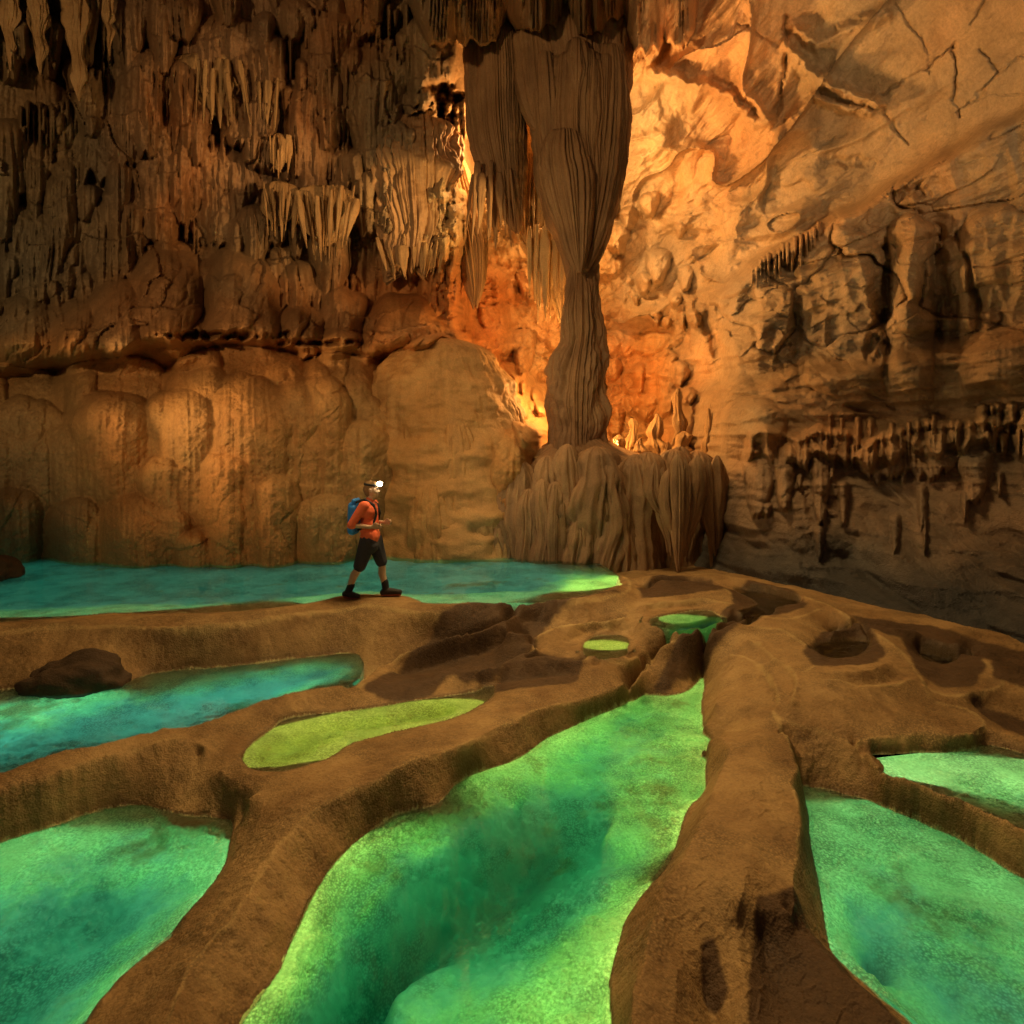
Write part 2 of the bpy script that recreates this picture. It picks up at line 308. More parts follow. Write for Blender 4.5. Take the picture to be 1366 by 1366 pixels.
curve('floor', [(-300,742),(0,740),(300,743),(640,745),(720,755),(800,763)], LV1, 0, 0, -0.3); curve('floor', [(740,774),(790,772)], LV1, 0, 0, -0.13); curve('floor', [(-300,722),(0,722),(300,725),(640,727),(900,745)], LV1, 0, 0, -0.2)
curve('floor', [(560,790),(620,790),(680,784)], LV1, 0, 0, -0.16)
# thin rims of the dry basins
RA = [(478,912,-.39),(510,884,-.36),(543,868,-.28),(576,853,-.2),(620,842,-.15),(671,827,-.08),(689,816,-.04),(722,808,0)]
RB = [(473,915,-.39),(521,912,-.40),(539,906,-.40),(572,910,-.41),(583,897,-.38),(605,888,-.36),(620,896,-.36),(656,888,-.33),(693,875,-.28),(715,863,-.22),(711,852,-.2),(740,837,-.15),(784,828,-.12),(836,821,-.08)]
RC = [(704,877,-.28),(729,875,-.27),(744,879,-.28),(781,878,-.3),(815,872,-.3)]
curve('thin_rim', RA, None, 1.6, pale_lit=.8); curve('thin_rim', [(676,830,-.09),(680,840,-.13),(693,845,-.16),(718,846,-.19)], None, 1.6)
curve('thin_rim', RB, None, 2.0, pale_lit=.9); curve('thin_rim', RC, None, 1.6, pale_lit=.8)
curve('floor', RA, None, 0, .15, -.23); curve('floor', RB[4:], None, 0, .11, -.15); curve('floor', RC, None, 0, .08, -.1)
curve('floor', [(530,892,-.42),(580,878,-.40),(630,864,-.35),(680,852,-.28),(700,842,-.25)], None, 0, 0, -.10)
curve('floor', [(640,905,-.42),(700,897,-.38),(740,892,-.35),(765,890,-.33)], None, 0, 0, -.09)
curve('floor', [(755,858,-.29),(780,846,-.26),(815,838,-.22)], None, 0)
curve('upper_terrace', [(774,868),(806,876),(842,867),(838,846),(800,843),(774,856),(774,868)], -.265, .5); curve('upper_terrace', [(784,866,-.31),(806,868,-.29),(830,862,-.31),(826,852,-.31),(800,852,-.31),(786,860,-.31)], None, .6); curve('floor', [(800,860),(815,857)], -.285, 0, 0, -.06)
# second pool, middle rim
C2 = [(-260,1095),(-120,1060),(0,1028),(73,1007),(146,989),(220,973),(249,970),(311,949),(344,936),(403,921),(457,913)]
curve('middle_rim', C2, -.36, 1.4); curve('floor', C2, -.36, 0, .13, -.12); curve('floor', C2[:-2], -.36, 0, .4, -.38)
curve('middle_rim', [(-260,1125),(-120,1088),(0,1050),(73,1030),(146,1007),(210,990),(245,985)], -.375, 1.6, pale_lit=.5)
curve('middle_rim', [(-260,1215),(-120,1165),(0,1126),(60,1108),(139,1084),(190,1078),(227,1097),(256,1102),(306,1096)], -.725, 1.6, dz=-0.06)
curve('floor', [(-200,1010),(0,985),(90,960),(200,940),(300,915),(430,887)], LV2, 0, 0, -0.34); curve('floor', [(-200,965),(0,945),(60,960)], LV2, 0, 0, -0.12)
curve('small_lip', [(250,982,-.39),(275,995,-.41),(262,1012,-.5),(290,1008,-.47),(318,1000,-.46)], None, 2)
# yellow pool
curve('small_lip', [(322,1018,-.465),(318,1030,-.46),(340,1034,-.455),(372,1034,-.46)], None, .8); curve('small_lip', [(296,1028,-.48),(305,1042,-.49),(340,1052,-.5)], None, 1)
curve('middle_rim', [(331,1011),(345,992),(370,974),(384,960),(440,954),(500,949),(554,939),(605,930),(652,922)], -.495, 1.0, dz=-0.03)
curve('central_dam', [(336,1021),(366,1022),(400,1013),(437,1002),(466,981),(502,974),(554,963),(583,958),(620,945),(652,928)], -.495, 1.2, dz=-0.03)
curve('floor', [(350,1010),(400,993),(450,975),(520,961),(600,944)], LVY, 0, 0, -0.14)
# third pool, central dam
curve('central_dam', [(306,1096),(300,1121),(285,1161),(253,1198),(220,1238),(176,1275),(139,1311),(95,1366),(30,1450)], -.725, 1.6, dz=-0.06)
curve('central_dam', [(325,1085),(316,1121),(302,1161),(272,1198),(240,1238),(197,1275),(160,1311),(118,1366),(60,1450)], -.65, 1.6)
C3 = [(150,1480,-.48),(220,1366,-.47),(256,1282,-.46),(315,1220,-.45),(340,1179,-.44),(384,1113,-.41),(432,1070,-.37),(500,1040,-.36),(546,1018,-.36),(620,993,-.4),(711,949,-.42),(795,930,-.47),(839,908,-.44),(880,880,-.45),(924,866,-.42),(965,852,-.31),(1009,832,-.18)]
curve('central_dam', C3, None, 2.2, pale_lit=.6)
curve('central_dam', [(330,1060,-.47),(400,1040,-.44),(470,1010,-.43),(560,975,-.43),(640,948,-.44),(700,915,-.41),(760,898,-.39),(815,880,-.33)], None, 2)
W4 = [(290,1480),(348,1366),(400,1293),(422,1234),(451,1165),(510,1102),(546,1088),(590,1080),(620,1040),(685,1022),(729,993),(766,971),(800,956),(836,939),(854,916),(900,896),(950,882)]
curve('central_dam', W4, -.655, 1.8, dz=-0.07)
W4R = [(954,882),(939,901),(928,925),(925,945),(935,974),(943,1000),(932,1029),(932,1055),(903,1080),(888,1139),(857,1172),(814,1234),(795,1311),(803,1366),(815,1480)]
curve('right_dam', W4R, -.655, 1.8, dz=-0.07)
curve('floor', [(390,1480),(440,1366),(500,1270),(560,1200),(640,1140),(720,1090)], LV4, 0, 0, -0.85); curve('floor', [(530,1366),(520,1300),(545,1270),(600,1240)], LV4, 0, 0, -.30); curve('floor', [(425,1290),(470,1200),(540,1130),(600,1090)], LV4, 0, 0, -.22); curve('floor', [(640,1400),(690,1300),(760,1240),(830,1180),(870,1120)], LV4, 0, 0, -0.15); curve('floor', [(560,1366),(540,1320),(560,1290)], LV4, 0, 0, -0.23)
curve('floor', [(640,1075),(720,1030),(800,985),(860,930)], LV4, 0, 0, -0.21); curve('floor', [(800,1100),(850,1050),(880,1000),(890,950)], LV4, 0, 0, -0.15); curve('floor', [(480,1200),(530,1140),(600,1100)], LV4, 0, 0, -0.17)
curve('floor', [(720,1190),(780,1130),(810,1080)], LV4, 0, 0, -0.4)
# upper terraces and the little green pool
curve('upper_terrace', [(858,829),(903,839),(935,837),(962,824),(948,811),(900,816),(862,824),(858,829)], -.085, .5); curve('upper_terrace', [(872,828),(903,833),(930,831),(948,823),(938,817),(900,822),(875,827)], -.13, .5); curve('floor', [(905,828),(938,823)], -.108, 0, 0, -.07)
curve('upper_terrace', [(858,806,-.03),(900,802,-.01),(939,799,0),(975,806,-.02),(972,818,-.06)], None, 1.5, pale_lit=.8); curve('upper_terrace', [(866,815,-.12),(900,812,-.1),(935,808,-.08)], None, 1)
curve('upper_terrace', [(870,850,-.25),(930,838,-.15),(990,822,-.08),(1009,828,-.11)], None, 1.5)
curve('floor', [(855,790,-.12),(880,785,-.1),(920,782,-.08),(950,786,-.07)], None, 0); curve('upper_terrace', [(866,772,.06),(920,775,.05),(965,785,.03),(985,803,-.01)], None, 1.5, pale_lit=.7)
curve('floor', [(905,892,-.66),(940,874,-.52),(985,850,-.36),(1010,840,-.26)], None, 1)
# broad mounds on the right
curve('mound', [(1005,836,-.12),(1040,840,-.1),(1064,853,-.1),(1085,865,-.1),(1096,881,-.13),(1071,897,-.17)], None, 1.2, pale_lit=.8)
curve('mound', [(1071,897,-.16),(1100,898,-.14),(1150,896,-.13),(1181,884,-.12)], None, 1.2)
curve('floor', [(1090,886,-.30),(1120,872,-.31),(1160,868,-.30),(1140,854,-.28),(1108,852,-.28)], None, 0)
curve('mound', [(1110,842,-.09),(1144,839,-.08),(1175,850,-.1),(1200,866,-.14),(1225,897,-.22),(1240,932,-.31)], None, 1.2, pale_lit=.6)
curve('mound', [(1140,989,-.4),(1195,983,-.385),(1232,980,-.38),(1287,982,-.38),(1305,976,-.38),(1311,960,-.37),(1287,945,-.36),(1248,936,-.33)], None, 1.0, pale_lit=1)
curve('mound', [(1060,925,-.24),(1120,930,-.22),(1190,925,-.24),(1215,930,-.27)], None, 1); curve('mound', [(1100,960,-.33),(1150,965,-.33),(1220,962,-.335),(1280,960,-.37)], None, 1)
curve('mound', [(1165,1008),(1200,1009),(1232,1007),(1298,1003),(1307,995),(1366,1011),(1500,1040)], -.505, 1.0, dz=-0.05)
curve('mound', [(960,905,-.38),(1000,890,-.30),(1040,880,-.2)], None, 1.5); curve('mound', [(1010,930,-.33),(1030,915,-.27)], None, 1)
curve('upper_terrace', [(1000,776,.06),(1040,784,.05),(1075,796,.04),(1110,808,.02),(1140,825,.0),(1165,838,-.05)], None, 1.2, pale_lit=.7)
curve('floor', [(985,792,-.12),(1020,797,-.13),(1050,806,-.14),(1070,811,-.13)], None, 0); curve('upper_terrace', [(985,815,-.05),(1020,822,-.04),(1064,823,-.03),(1095,812,-.01)], None, 1.2, pale_lit=.7)
curve('right_basin_rim', [(1230,915,-.3),(1262,926,-.32),(1305,924,-.32),(1338,912,-.3),(1322,890,-.24),(1295,872,-.2),(1240,852,-.16),(1190,845,-.12)], None, 1.5, pale_lit=.8)
curve('floor', [(1225,880,-.42),(1260,892,-.46),(1300,900,-.46),(1290,885,-.42)], None, 0); curve('floor', [(1330,890,-.36),(1366,898,-.4),(1450,910,-.45)], None, 0)
curve('right_basin_rim', [(1338,916,-.32),(1366,926,-.36),(1480,950,-.4)], None, 1.5); curve('outer_dam', [(1311,966,-.39),(1366,990,-.43),(1480,1030,-.46)], None, 1.5); curve('floor', [(1300,945,-.45),(1366,962,-.5),(1480,985,-.55)], None, 1)
# outer right dam and its two pools
C6 = [(1031,952,-.36),(1045,962,-.36),(1104,978,-.38),(1144,996,-.42),(1181,1022,-.41),(1232,1040,-.40),(1298,1066,-.40),(1366,1099,-.40),(1480,1160,-.4)]
curve('outer_dam', C6, None, 1.4, pale_lit=.5); curve('floor', C6[3:], None, 0, .07, -.11); curve('floor', [(1200,1016),(1260,1022),(1320,1030),(1450,1060)], -.5, 0, 0, -.07); curve('floor', [(1290,1040),(1330,1050),(1366,1062),(1450,1090)], -.5, 0, 0, -.16)
curve('outer_dam', [(1065,1049),(1122,1066),(1181,1080),(1232,1102),(1287,1128),(1338,1161),(1366,1176),(1480,1245)], -.71, 1.4, dz=-0.06)
curve('outer_dam', [(1040,985,-.46),(1064,1000,-.5),(1075,1030,-.6)], None, 1)
curve('right_dam', [(1067,1051),(1082,1091),(1086,1128),(1104,1205),(1118,1263),(1148,1285),(1239,1366),(1350,1470)], -.71, 1.4, dz=-0.06)
curve('right_dam', [(954,938,-.42),(966,930,-.41),(1000,945,-.38)], None, 1.5); curve('right_dam', [(940,981,-.47),(965,985,-.42),(975,1003,-.38),(958,1033,-.37),(946,1073,-.35),(921,1128,-.35),(892,1176,-.36),(872,1238,-.38),(855,1300,-.4),(835,1400,-.42)], None, 2.2)
curve('floor', [(938,957,-.5),(968,958,-.45),(992,962,-.41)], None, 1, 0, -.09)
curve('right_dam', [(1031,950,-.35),(1049,982,-.36),(1064,1018,-.36),(1058,1051,-.36),(1071,1091,-.36),(1064,1128,-.37),(1056,1205,-.4)], None, 1.4, pale_lit=.9)
curve('right_dam', [(1010,980,-.35),(1010,1060,-.33),(1000,1140,-.34),(980,1210,-.37)], None, 2)
curve('right_dam', [(1056,1209,-.42),(1030,1212,-.44),(1005,1222,-.45),(970,1245,-.47)], None, 2)
curve('right_dam', [(1050,1228,-.52),(1090,1262,-.53),(1130,1300,-.54),(1190,1366,-.56),(1250,1450,-.58)], None, 2)
curve('floor', [(1012,1250,-.57),(1030,1300,-.60),(1060,1366,-.63)], None, 2); curve('floor', [(938,1280,-.46),(948,1312,-.48),(958,1345,-.5)], None, 1.5, 0, -.16); curve('right_dam', [(905,1290,-.42),(900,1366,-.45),(890,1450,-.46)], None, 1); curve('right_dam', [(985,1262,-.48),(992,1310,-.52),(990,1366,-.56)], None, 1)
curve('floor', [(1120,1120),(1200,1150),(1300,1200),(1366,1250)], LV5, 0, 0, -0.1); curve('floor', [(1140,1200),(1220,1260),(1300,1330),(1400,1400)], LV5, 0, 0, -0.25); curve('floor', [(1160,1262),(1166,1285)], LV5, 0, 0, -0.45); curve('floor', [(1200,1310),(1260,1370),(1350,1440)], LV5, 0, 0, -0.18)
curve('floor', [(-200,1230),(0,1190),(110,1140),(200,1115),(270,1115)], LV3, 0, 0, -0.18); curve('floor', [(-200,1330),(0,1270),(90,1210),(150,1180)], LV3, 0, 0, -0.48); curve('floor', [(-60,1440),(60,1366),(130,1290),(210,1215),(250,1165)], LV3, 0, 0, -0.2); curve('floor', [(-200,1420),(-50,1366),(40,1300)], LV3, 0, 0, -0.43)
for tr in ([(1000,850,-.13),(1040,878,-.155),(1062,905,-.18),(1056,938,-.255)], [(972,872,-.29),(1005,880,-.245),(1030,906,-.245),(1040,940,-.30)], [(1108,905,-.13),(1150,915,-.185),(1190,912,-.20),(1215,905,-.20)], [(1190,838,-.07),(1225,842,-.10),(1275,858,-.15),(1330,872,-.2),(1400,885,-.24)], [(870,862,-.26),(905,852,-.2),(945,846,-.16),(990,828,-.09)], [(790,875,-.3),(820,884,-.33),(850,874,-.29),(872,862,-.26)]):
    curve('thin_rim', tr, None, 2.0, pale_lit=.7); curve('thin_rim', tr, None, 1.0, .10, -.045)
# foot of the cave wall
curve('floor', [(866,768,.08),(930,768,.08),(1000,774,.05),(1080,795,.02),(1150,826,-.06),(1250,840,-.12),(1366,850,-.18),(1500,870,-.25)], None, 0)
curve('floor', [(-330,2000,-1.2),(683,2000,-1.0),(1700,2000,-1.1)], None, 0)

def solve(acc, cnt):
    lv = [(acc, cnt)]
    while min(lv[-1][0].shape) > 12:
        a, c = lv[-1]; h, w = a.shape; h2, w2 = (h+1)//2, (w+1)//2
        A = np.zeros((h2*2, w2*2)); B = A.copy(); A[:h, :w] = np.where(c > 0, a/np.maximum(c, 1), 0); B[:h, :w] = c > 0
        lv.append((A.reshape(h2, 2, w2, 2).sum((1, 3)), B.reshape(h2, 2, w2, 2).sum((1, 3))))
    z = None
    for a, c in lv[::-1]:
        m = c > 0; v = np.where(m, a/np.maximum(c, 1), 0)
        if z is None: z = np.full(a.shape, v[m].mean()); it = 400
        else:
            z = np.repeat(np.repeat(z, 2, 0), 2, 1)[:a.shape[0], :a.shape[1]]; it = 60
        z[m] = v[m]
        for _ in range(it):
            p = np.pad(z, 1, mode='edge'); z = .25*(p[:-2, 1:-1]+p[2:, 1:-1]+p[1:-1, :-2]+p[1:-1, 2:]); z[m] = v[m]
    return z
def blur(z, n):
    for _ in range(n):
        p = np.pad(z, 1, mode='edge'); z = (p[:-2, 1:-1]+p[2:, 1:-1]+p[1:-1, :-2]+p[1:-1, 2:]+4*z)/8
    return z
def nearest_owner(o):
    ii, jj = np.indices(o.shape); si = np.where(o >= 0, ii, -9999); sj = np.where(o >= 0, jj, -9999); k = 512
    while k >= 1:
        for a in (-k, 0, k):
            for b in (-k, 0, k):
                if a == b == 0: continue
                ti = np.full_like(si, -9999); tj = ti.copy()
                d0 = slice(max(0, a), o.shape[0]+min(0, a)); e0 = slice(max(0, -a), o.shape[0]+min(0, -a))
                d1 = slice(max(0, b), o.shape[1]+min(0, b)); e1 = slice(max(0, -b), o.shape[1]+min(0, -b))
                ti[d0, d1] = si[e0, e1]; tj[d0, d1] = sj[e0, e1]
                m = (ti-ii)**2+(tj-jj)**2 < (si-ii)**2+(sj-jj)**2
                si = np.where(m, ti, si); sj = np.where(m, tj, sj)
        k //= 2
    return o[np.clip(si, 0, o.shape[0]-1), np.clip(sj, 0, o.shape[1]-1)]
Z = solve(acc, cnt)
Z = .85*blur(Z, 3)+.15*blur(Z, 16)
UU, LL = np.meshgrid(np.linspace(-UM, UM, NU), np.linspace(L0, L1, NV)); GY = np.exp(LL); GX = UU*GY
def inside(poly, X, Y):
    r = np.zeros(X.shape, bool); p = np.array(poly)
    for i in range(len(p)):
        x0, y0 = p[i-1]; x1, y1 = p[i]
        if y0 == y1: continue
        c = ((Y < y0) != (Y < y1)) & (X < (x1-x0)*(Y-y0)/(y1-y0)+x0); r ^= c
    return r
def poly_of(pts, level):
    out = []
    for q in pts:
        g = ground(q[0], q[1], q[2] if len(q) > 2 else level); out.append((g.x, g.y))
    return out
def sh(pts, dx, dy): return [(x+dx, y+dy) for x, y, *_ in pts]
POOLS = {
 'far': (LV1, poly_of(sh(W1, 0, 13)+[(826,768),(800,752),(700,735),(300,724),(-320,724)], LV1)),
 'second': (LV2, poly_of([(*q, -.36) for q in C2]+[(480,905),(486,885),(476,868),(348,880),(275,887),(205,894),(165,908),(0,915),(-260,955)], LV2)),
 'third': (LV3, poly_of([(-260,1195),(-120,1150),(0,1112),(139,1070),(190,1062),(227,1082),(256,1088),(316,1084),(314,1121),(299,1161),(268,1198),(234,1238),(190,1275),(153,1311),(110,1366),(30,1470),(-260,1470)], LV3)),
 'yellow': (LVY, poly_of([(328,1029),(372,1032),(405,1022),(440,1011),(472,990),(505,983),(556,972),(588,967),(625,954),(662,933),(662,914),(605,920),(554,928),(500,937),(440,941),(376,947),(356,964),(326,986),(314,1010)], LVY)),
 'central': (LV4, poly_of([(262,1480),(322,1366),(374,1293),(397,1234),(430,1158),(496,1088),(542,1080),(586,1071),(614,1032),(680,1014),(724,986),(761,965),(797,950),(828,934),(848,910),(896,890),(950,876)]+sh(W4R[1:], 17, 0), LV4)),
 'right': (LV5, poly_of([(1062,1042),(1122,1058),(1181,1072),(1232,1092),(1287,1118),(1338,1150),(1366,1165),(1480,1235),(1480,1500),(1320,1470),(1225,1366),(1140,1297),(1108,1268),(1094,1205),(1077,1128),(1072,1091)], LV5)),
 'outer': (LV6, poly_of([(1155,1003,-.44)]+[(1156,986),(1232,984),(1290,982),(1306,972),(1366,988),(1500,1018)]+[(1480,1152,-.4),(1366,1092,-.4),(1298,1059,-.4),(1232,1033,-.4),(1181,1015,-.41),(1150,996,-.42)], LV6)),
 'glow': (-.108, poly_of([(852,829),(903,841),(938,839),(970,824),(950,807),(900,811),(856,821)], -.108)),
 'dry_a': (-.055, poly_of([(966,789),(1000,776),(1060,791),(1085,810),(1055,824),(1000,823),(974,808)], -.055)), 'dry_b': (-.20, poly_of([(1064,880),(1090,846),(1120,838),(1165,846),(1190,874),(1170,897),(1110,902),(1080,900)], -.20)),
 'dry_c': (-.34, poly_of([(1190,858),(1240,850),(1296,870),(1326,902),(1305,926),(1262,929),(1220,916)], -.34)), 'dry_d': (-.37, poly_of([(1318,884),(1380,874),(1480,892),(1480,944),(1366,927),(1322,918)], -.37)), 'dry_e': (-.085, poly_of([(845,789),(880,775),(950,778),(978,796),(900,804),(850,802)], -.085)),
 'puddle': (-.285, poly_of([(768,869),(806,879),(848,868),(844,842),(800,838),(768,854)], -.285)),
}
OW = nearest_owner(own0)
_f = ground(494, 797, .055); _dx = np.clip(GX, _f.x-.30, _f.x+.36)-GX; _m = np.exp(-(np.hypot(_dx, GY-_f.y)/.30)**4); Z = Z*(1-_m)+_m*.055
WET = {}; wet = np.zeros(Z.shape, bool); depth = np.zeros(Z.shape)
for k, (lv, pg) in POOLS.items():
    ins = inside(pg, GX, GY); wk = ins & (Z < lv+.004) & ~wet; wet |= wk; WET[k] = wk; depth = np.where(ins, np.maximum(0, lv-Z), depth)
Zs = blur(Z, 40); dm = sstep(.06, .25, blur(depth, 10)); Z = Z*(1-dm)+Zs*dm
# relief: lumps, scalloped little rims, popcorn calcite under water
dryw = 1-blur(wet.astype(float), 6)
stp = sstep(.35, 1.1, blur(np.abs(np.gradient(Z, axis=0))/np.gradient(GY, axis=0)+np.abs(np.gradient(Z, axis=1))/np.gradient(GX, axis=1), 3))
Z = Z+dryw*(.018*fbm(GX*1.6, GY*1.6, 0*GX, 3)+.008*fbm(GX*6, GY*6, 3+0*GX, 3)+(.004+.006*stp)*fbm(GX*20, GY*20, 9+0*GX, 4)+.020*stp*perlin(GX*8, GY*8, 2+0*GX)+.030*stp*perlin(GX*3.5, GY*3.5, 4+0*GX))
rw1, rw2, _ = worley2((GX+.05*perlin(GX*3, GY*3, 1+0*GX))*9, (GY+.05*perlin(GX*3, GY*3, 7+0*GX))*9, 3)
patch = sstep(.0, .35, perlin(GX*1.1, GY*1.1, 21+0*GX))
Z = Z+dryw*patch*.007*(sstep(.0, .12, -(rw2-rw1)+.12))-.0*Z
pc1, pc2, pid = worley2(GX*26, GY*26, 5); p21, p22, _ = worley2(GX*11, GY*11, 8)
pm = sstep(-.15, .3, fbm(GX*1.5, GY*1.5, 31+0*GX, 3))
Z = Z+blur(wet.astype(float), 2)*((.25+.75*pm)*(.030*(1-pc1)*(.4+pid)+.045*(1-p21))+.05*fbm(GX*2.2, GY*2.2, 40+0*GX, 4)*np.clip(depth/.15, 0, 1))
for k, (lv, pg) in POOLS.items():                      # keep the relief of a bed below its water
    ins = WET[k]; Z = np.where(ins, np.minimum(Z, lv-.010), Z)
litw = np.zeros(Z.shape, bool)
for k in WET:
    if not k.startswith('dry'): litw |= WET[k]
calcA = blur(litw.astype(float), 3); mudShade0 = np.zeros(Z.shape, bool)  # outlines below: where mud and basin shade go into the colour
for zz, pp in [(-.3, [(482,905),(532,877),(576,853),(620,841),(671,828),(720,817),(800,822),(836,820),(784,830),(740,839),(713,853),(717,864),(694,876),(656,889),(620,897),(605,889),(583,898),(572,911),(521,913)]), (-.36, [(640,908),(693,882),(729,878),(781,881),(768,903),(700,911)]),
   (-.05, [(972,790),(1000,781),(1060,796),(1078,812),(1050,820),(1000,820),(978,806)]), (-.2, [(1071,878),(1095,850),(1120,844),(1160,850),(1183,876),(1165,892),(1110,897),(1085,895)]), (-.33, [(1195,856),(1240,856),(1290,874),(1316,900),(1300,920),(1262,922),(1225,912)]),
   (-.36, [(1320,885),(1380,880),(1480,900),(1480,940),(1366,920),(1325,915)]), (-.45, [(850,915),(900,882),(924,869),(1005,836),(1020,850),(990,868),(960,880),(905,895),(866,918)]), (-.55, [(1010,1228),(1060,1218),(1148,1292),(1239,1372),(1330,1480),(1000,1480),(1000,1300)]),
   (-.07, [(850,788),(880,778),(950,782),(970,794),(900,800),(856,800)]), (-.45, [(1290,940),(1366,955),(1480,975),(1480,1010),(1366,985),(1312,962)]), (-.1, [(1130,826),(1250,836),(1500,872),(1500,890),(1330,868),(1230,848),(1180,845)]), (-.6, [(935,1285),(952,1280),(972,1330),(962,1350),(935,1335)])]:
    mudShade0 |= inside(poly_of(pp, zz), GX, GY)
mudShadeA = blur(((mudShade0 | wet) & ~litw).astype(float), 16)*(1-calcA); paleLitA = np.clip(blur(pale_lit0, 9)*4.2, 0, 1)*(1-calcA); shoreA = np.clip(blur(wet.astype(float), 22)*2.2, 0, 1)*(1-calcA); deepA = blur(depth, 6)
OW2 = OW
OW2 = np.where(wet, 90, OW2)
Pg = np.stack([GX, GY, Z], -1)
dam = lambda l, g=None: dict(label=l, cat='rimstone dam', group='rimstone dams between the pools')
spec = {0: ('cave_floor', M_TER, dict(kind='structure')), 90: ('pool_bed', M_TER, dict(kind='structure')),
 1: ('rimstone_dam', M_TER, dam('broad flat-topped rim the hiker walks on, holding back the far turquoise pool')),
 2: ('rimstone_dam', M_TER, dam('long brown rim between the second turquoise pool and the bottom left pool')),
 3: ('rimstone_dam', M_TER, dam('thin wavy little rims around the dry basins below the hiker')),
 4: ('rimstone_dam', M_TER, dam('longest dam, sweeping from the bottom edge past the yellow pool to the terraces')),
 5: ('rimstone_dam', M_TER, dam('wide brown ridge between the central green pool and the right green pool')),
 6: ('rimstone_dam', M_TER, dam('dark sloping dam between the two green pools at the right edge')),
 7: ('rimstone_mound', M_TER, dict(label='smooth tan mound with a dry basin on top above the bright pool', cat='mound')),
 8: ('rimstone_dam', M_TER, dam('curved rim around the dark dry basin under the black right wall')),
 9: ('rimstone_dam', M_TER, dam('small stepped terrace rims beside the foot of the column')),
 10: ('rimstone_dam', M_TER, dam('knobbly lip at the tip of the yellow pool'))}
split_grid(Pg, OW2, spec, attrs={'calc': calcA, 'mud_shade': mudShadeA, 'pale_lit': paleLitA, 'shore': shoreA, 'deep': deepA})
# water bodies: closed prisms reaching down through the bed
WATER = {'far': mat_water('water_turquoise', (.04, .84, .84), 1.0, ripple=.10), 'second': mat_water('water_teal', (.02, .80, .84), 1.5), 'third': mat_water('water_green', (.04, .82, .70), 1.3),
 'yellow': mat_water('water_yellow', (.6, .9, .1), 1.5), 'central': mat_water('water_emerald', (.06, .80, .78), 2.4), 'right': mat_water('water_jade', (.04, .84, .70), 1.3), 'outer': mat_water('water_mint', (.1, .9, .7), 1.2)}
WATER['dry_a'] = WATER['dry_b'] = WATER['dry_c'] = WATER['dry_d'] = WATER['dry_e'] = mat_water('water_basin_shade', (.35, .30, .15), 3.0, ripple=.03)  # dark water added to the dry basins in place of their shade
WATER['glow'] = WATER['central']; WATER['puddle'] = WATER['yellow']
WNAME = {'far': 'far turquoise pool behind the hiker', 'second': 'teal pool below the rim the hiker walks on', 'third': 'green pool in the bottom left corner', 'yellow': 'narrow yellow pool on top of the long dam',
 'central': 'big emerald pool in the middle foreground', 'right': 'green pool right of the wide brown ridge', 'outer': 'bright mint pool at the right edge', 'glow': 'little glowing green pool on the stepped terrace', 'puddle': 'tiny yellow-green puddle near the terrace'}
WNAME.update({'dry_a': 'added dark water shading the dry basin at the foot of the wall', 'dry_b': 'added dark water shading the dry basin on top of the tan mound', 'dry_c': 'added dark water shading the dry basin on the right', 'dry_d': 'added dark water shading the dry basin at the right edge', 'dry_e': 'added dark water shading the dry basin beside the column foot'})
for k, (lv, pg) in POOLS.items():
    bm = bmesh.new(); vs = [bm.verts.new((x, y, lv)) for x, y in pg]; f = bm.faces.new(vs)
    r = bmesh.ops.extrude_face_region(bm, geom=[f]); bmesh.ops.translate(bm, vec=(0, 0, -1.6), verts=[v for v in r['geom'] if isinstance(v, bmesh.types.BMVert)])
    bmesh.ops.recalc_face_normals(bm, faces=bm.faces); bmesh.ops.triangulate(bm, faces=[f for f in bm.faces if len(f.verts) > 4])
    me = bpy.data.meshes.new('pool_water'); bm.to_mesh(me); bm.free(); me.materials.append(WATER[k])
    o = bpy.data.objects.new('pool_water', me); COL.objects.link(o); tag(o, WNAME[k], None, None, 'structure')

# ------------------------------------------------------------------ cave walls and ceiling: one rock shell with real depth, split into its formations
CTRL = [(-200,740,10.5),(0,740,12),(80,744,12.3),(300,741,12.3),(500,743,12.3),(650,745,12.2),(0,600,12.6),(250,600,12.8),(450,600,12.9),(600,620,12.8),(690,620,13.2),(250,470,13.9),(480,470,14.1),(100,480,13.5),(-200,500,10.5),
 (0,420,14.2),(250,430,15.2),(480,440,15.6),(0,200,14.5),(250,200,15.5),(450,200,15.8),(0,0,14),(250,0,15),(450,0,15),(-200,100,11),
 (700,400,18.5),(850,420,18.5),(760,560,18.5),(900,560,17.2),(620,420,17),(620,300,16.5),(800,250,17.5),(620,100,15),(800,50,14.8),(700,-80,13.5),(760,650,17.5),(820,750,16),
 (880,300,17.5),(1000,230,15.5),(1000,80,13.8),(1150,100,12.3),(1250,150,11.8),(1366,30,9.8),(1366,170,10.5),(1200,-100,10.5),(900,-100,13),
 (930,480,16),(1050,420,14),(1200,400,12.3),(1366,380,10.6),(965,560,14),(1100,520,12.6),(1366,520,10.2),(965,650,12.2),(1150,620,10.8),(1366,640,9.3),(965,770,10.9),(1100,800,9.2),(1250,838,7.9),(1366,855,7.4),(1550,860,5.8),(1550,400,8),(1550,0,8),
 (0,900,11.5),(300,900,11.8),(650,900,11.8),(960,900,10.2),(1200,950,7.6),(1500,950,5.6)]
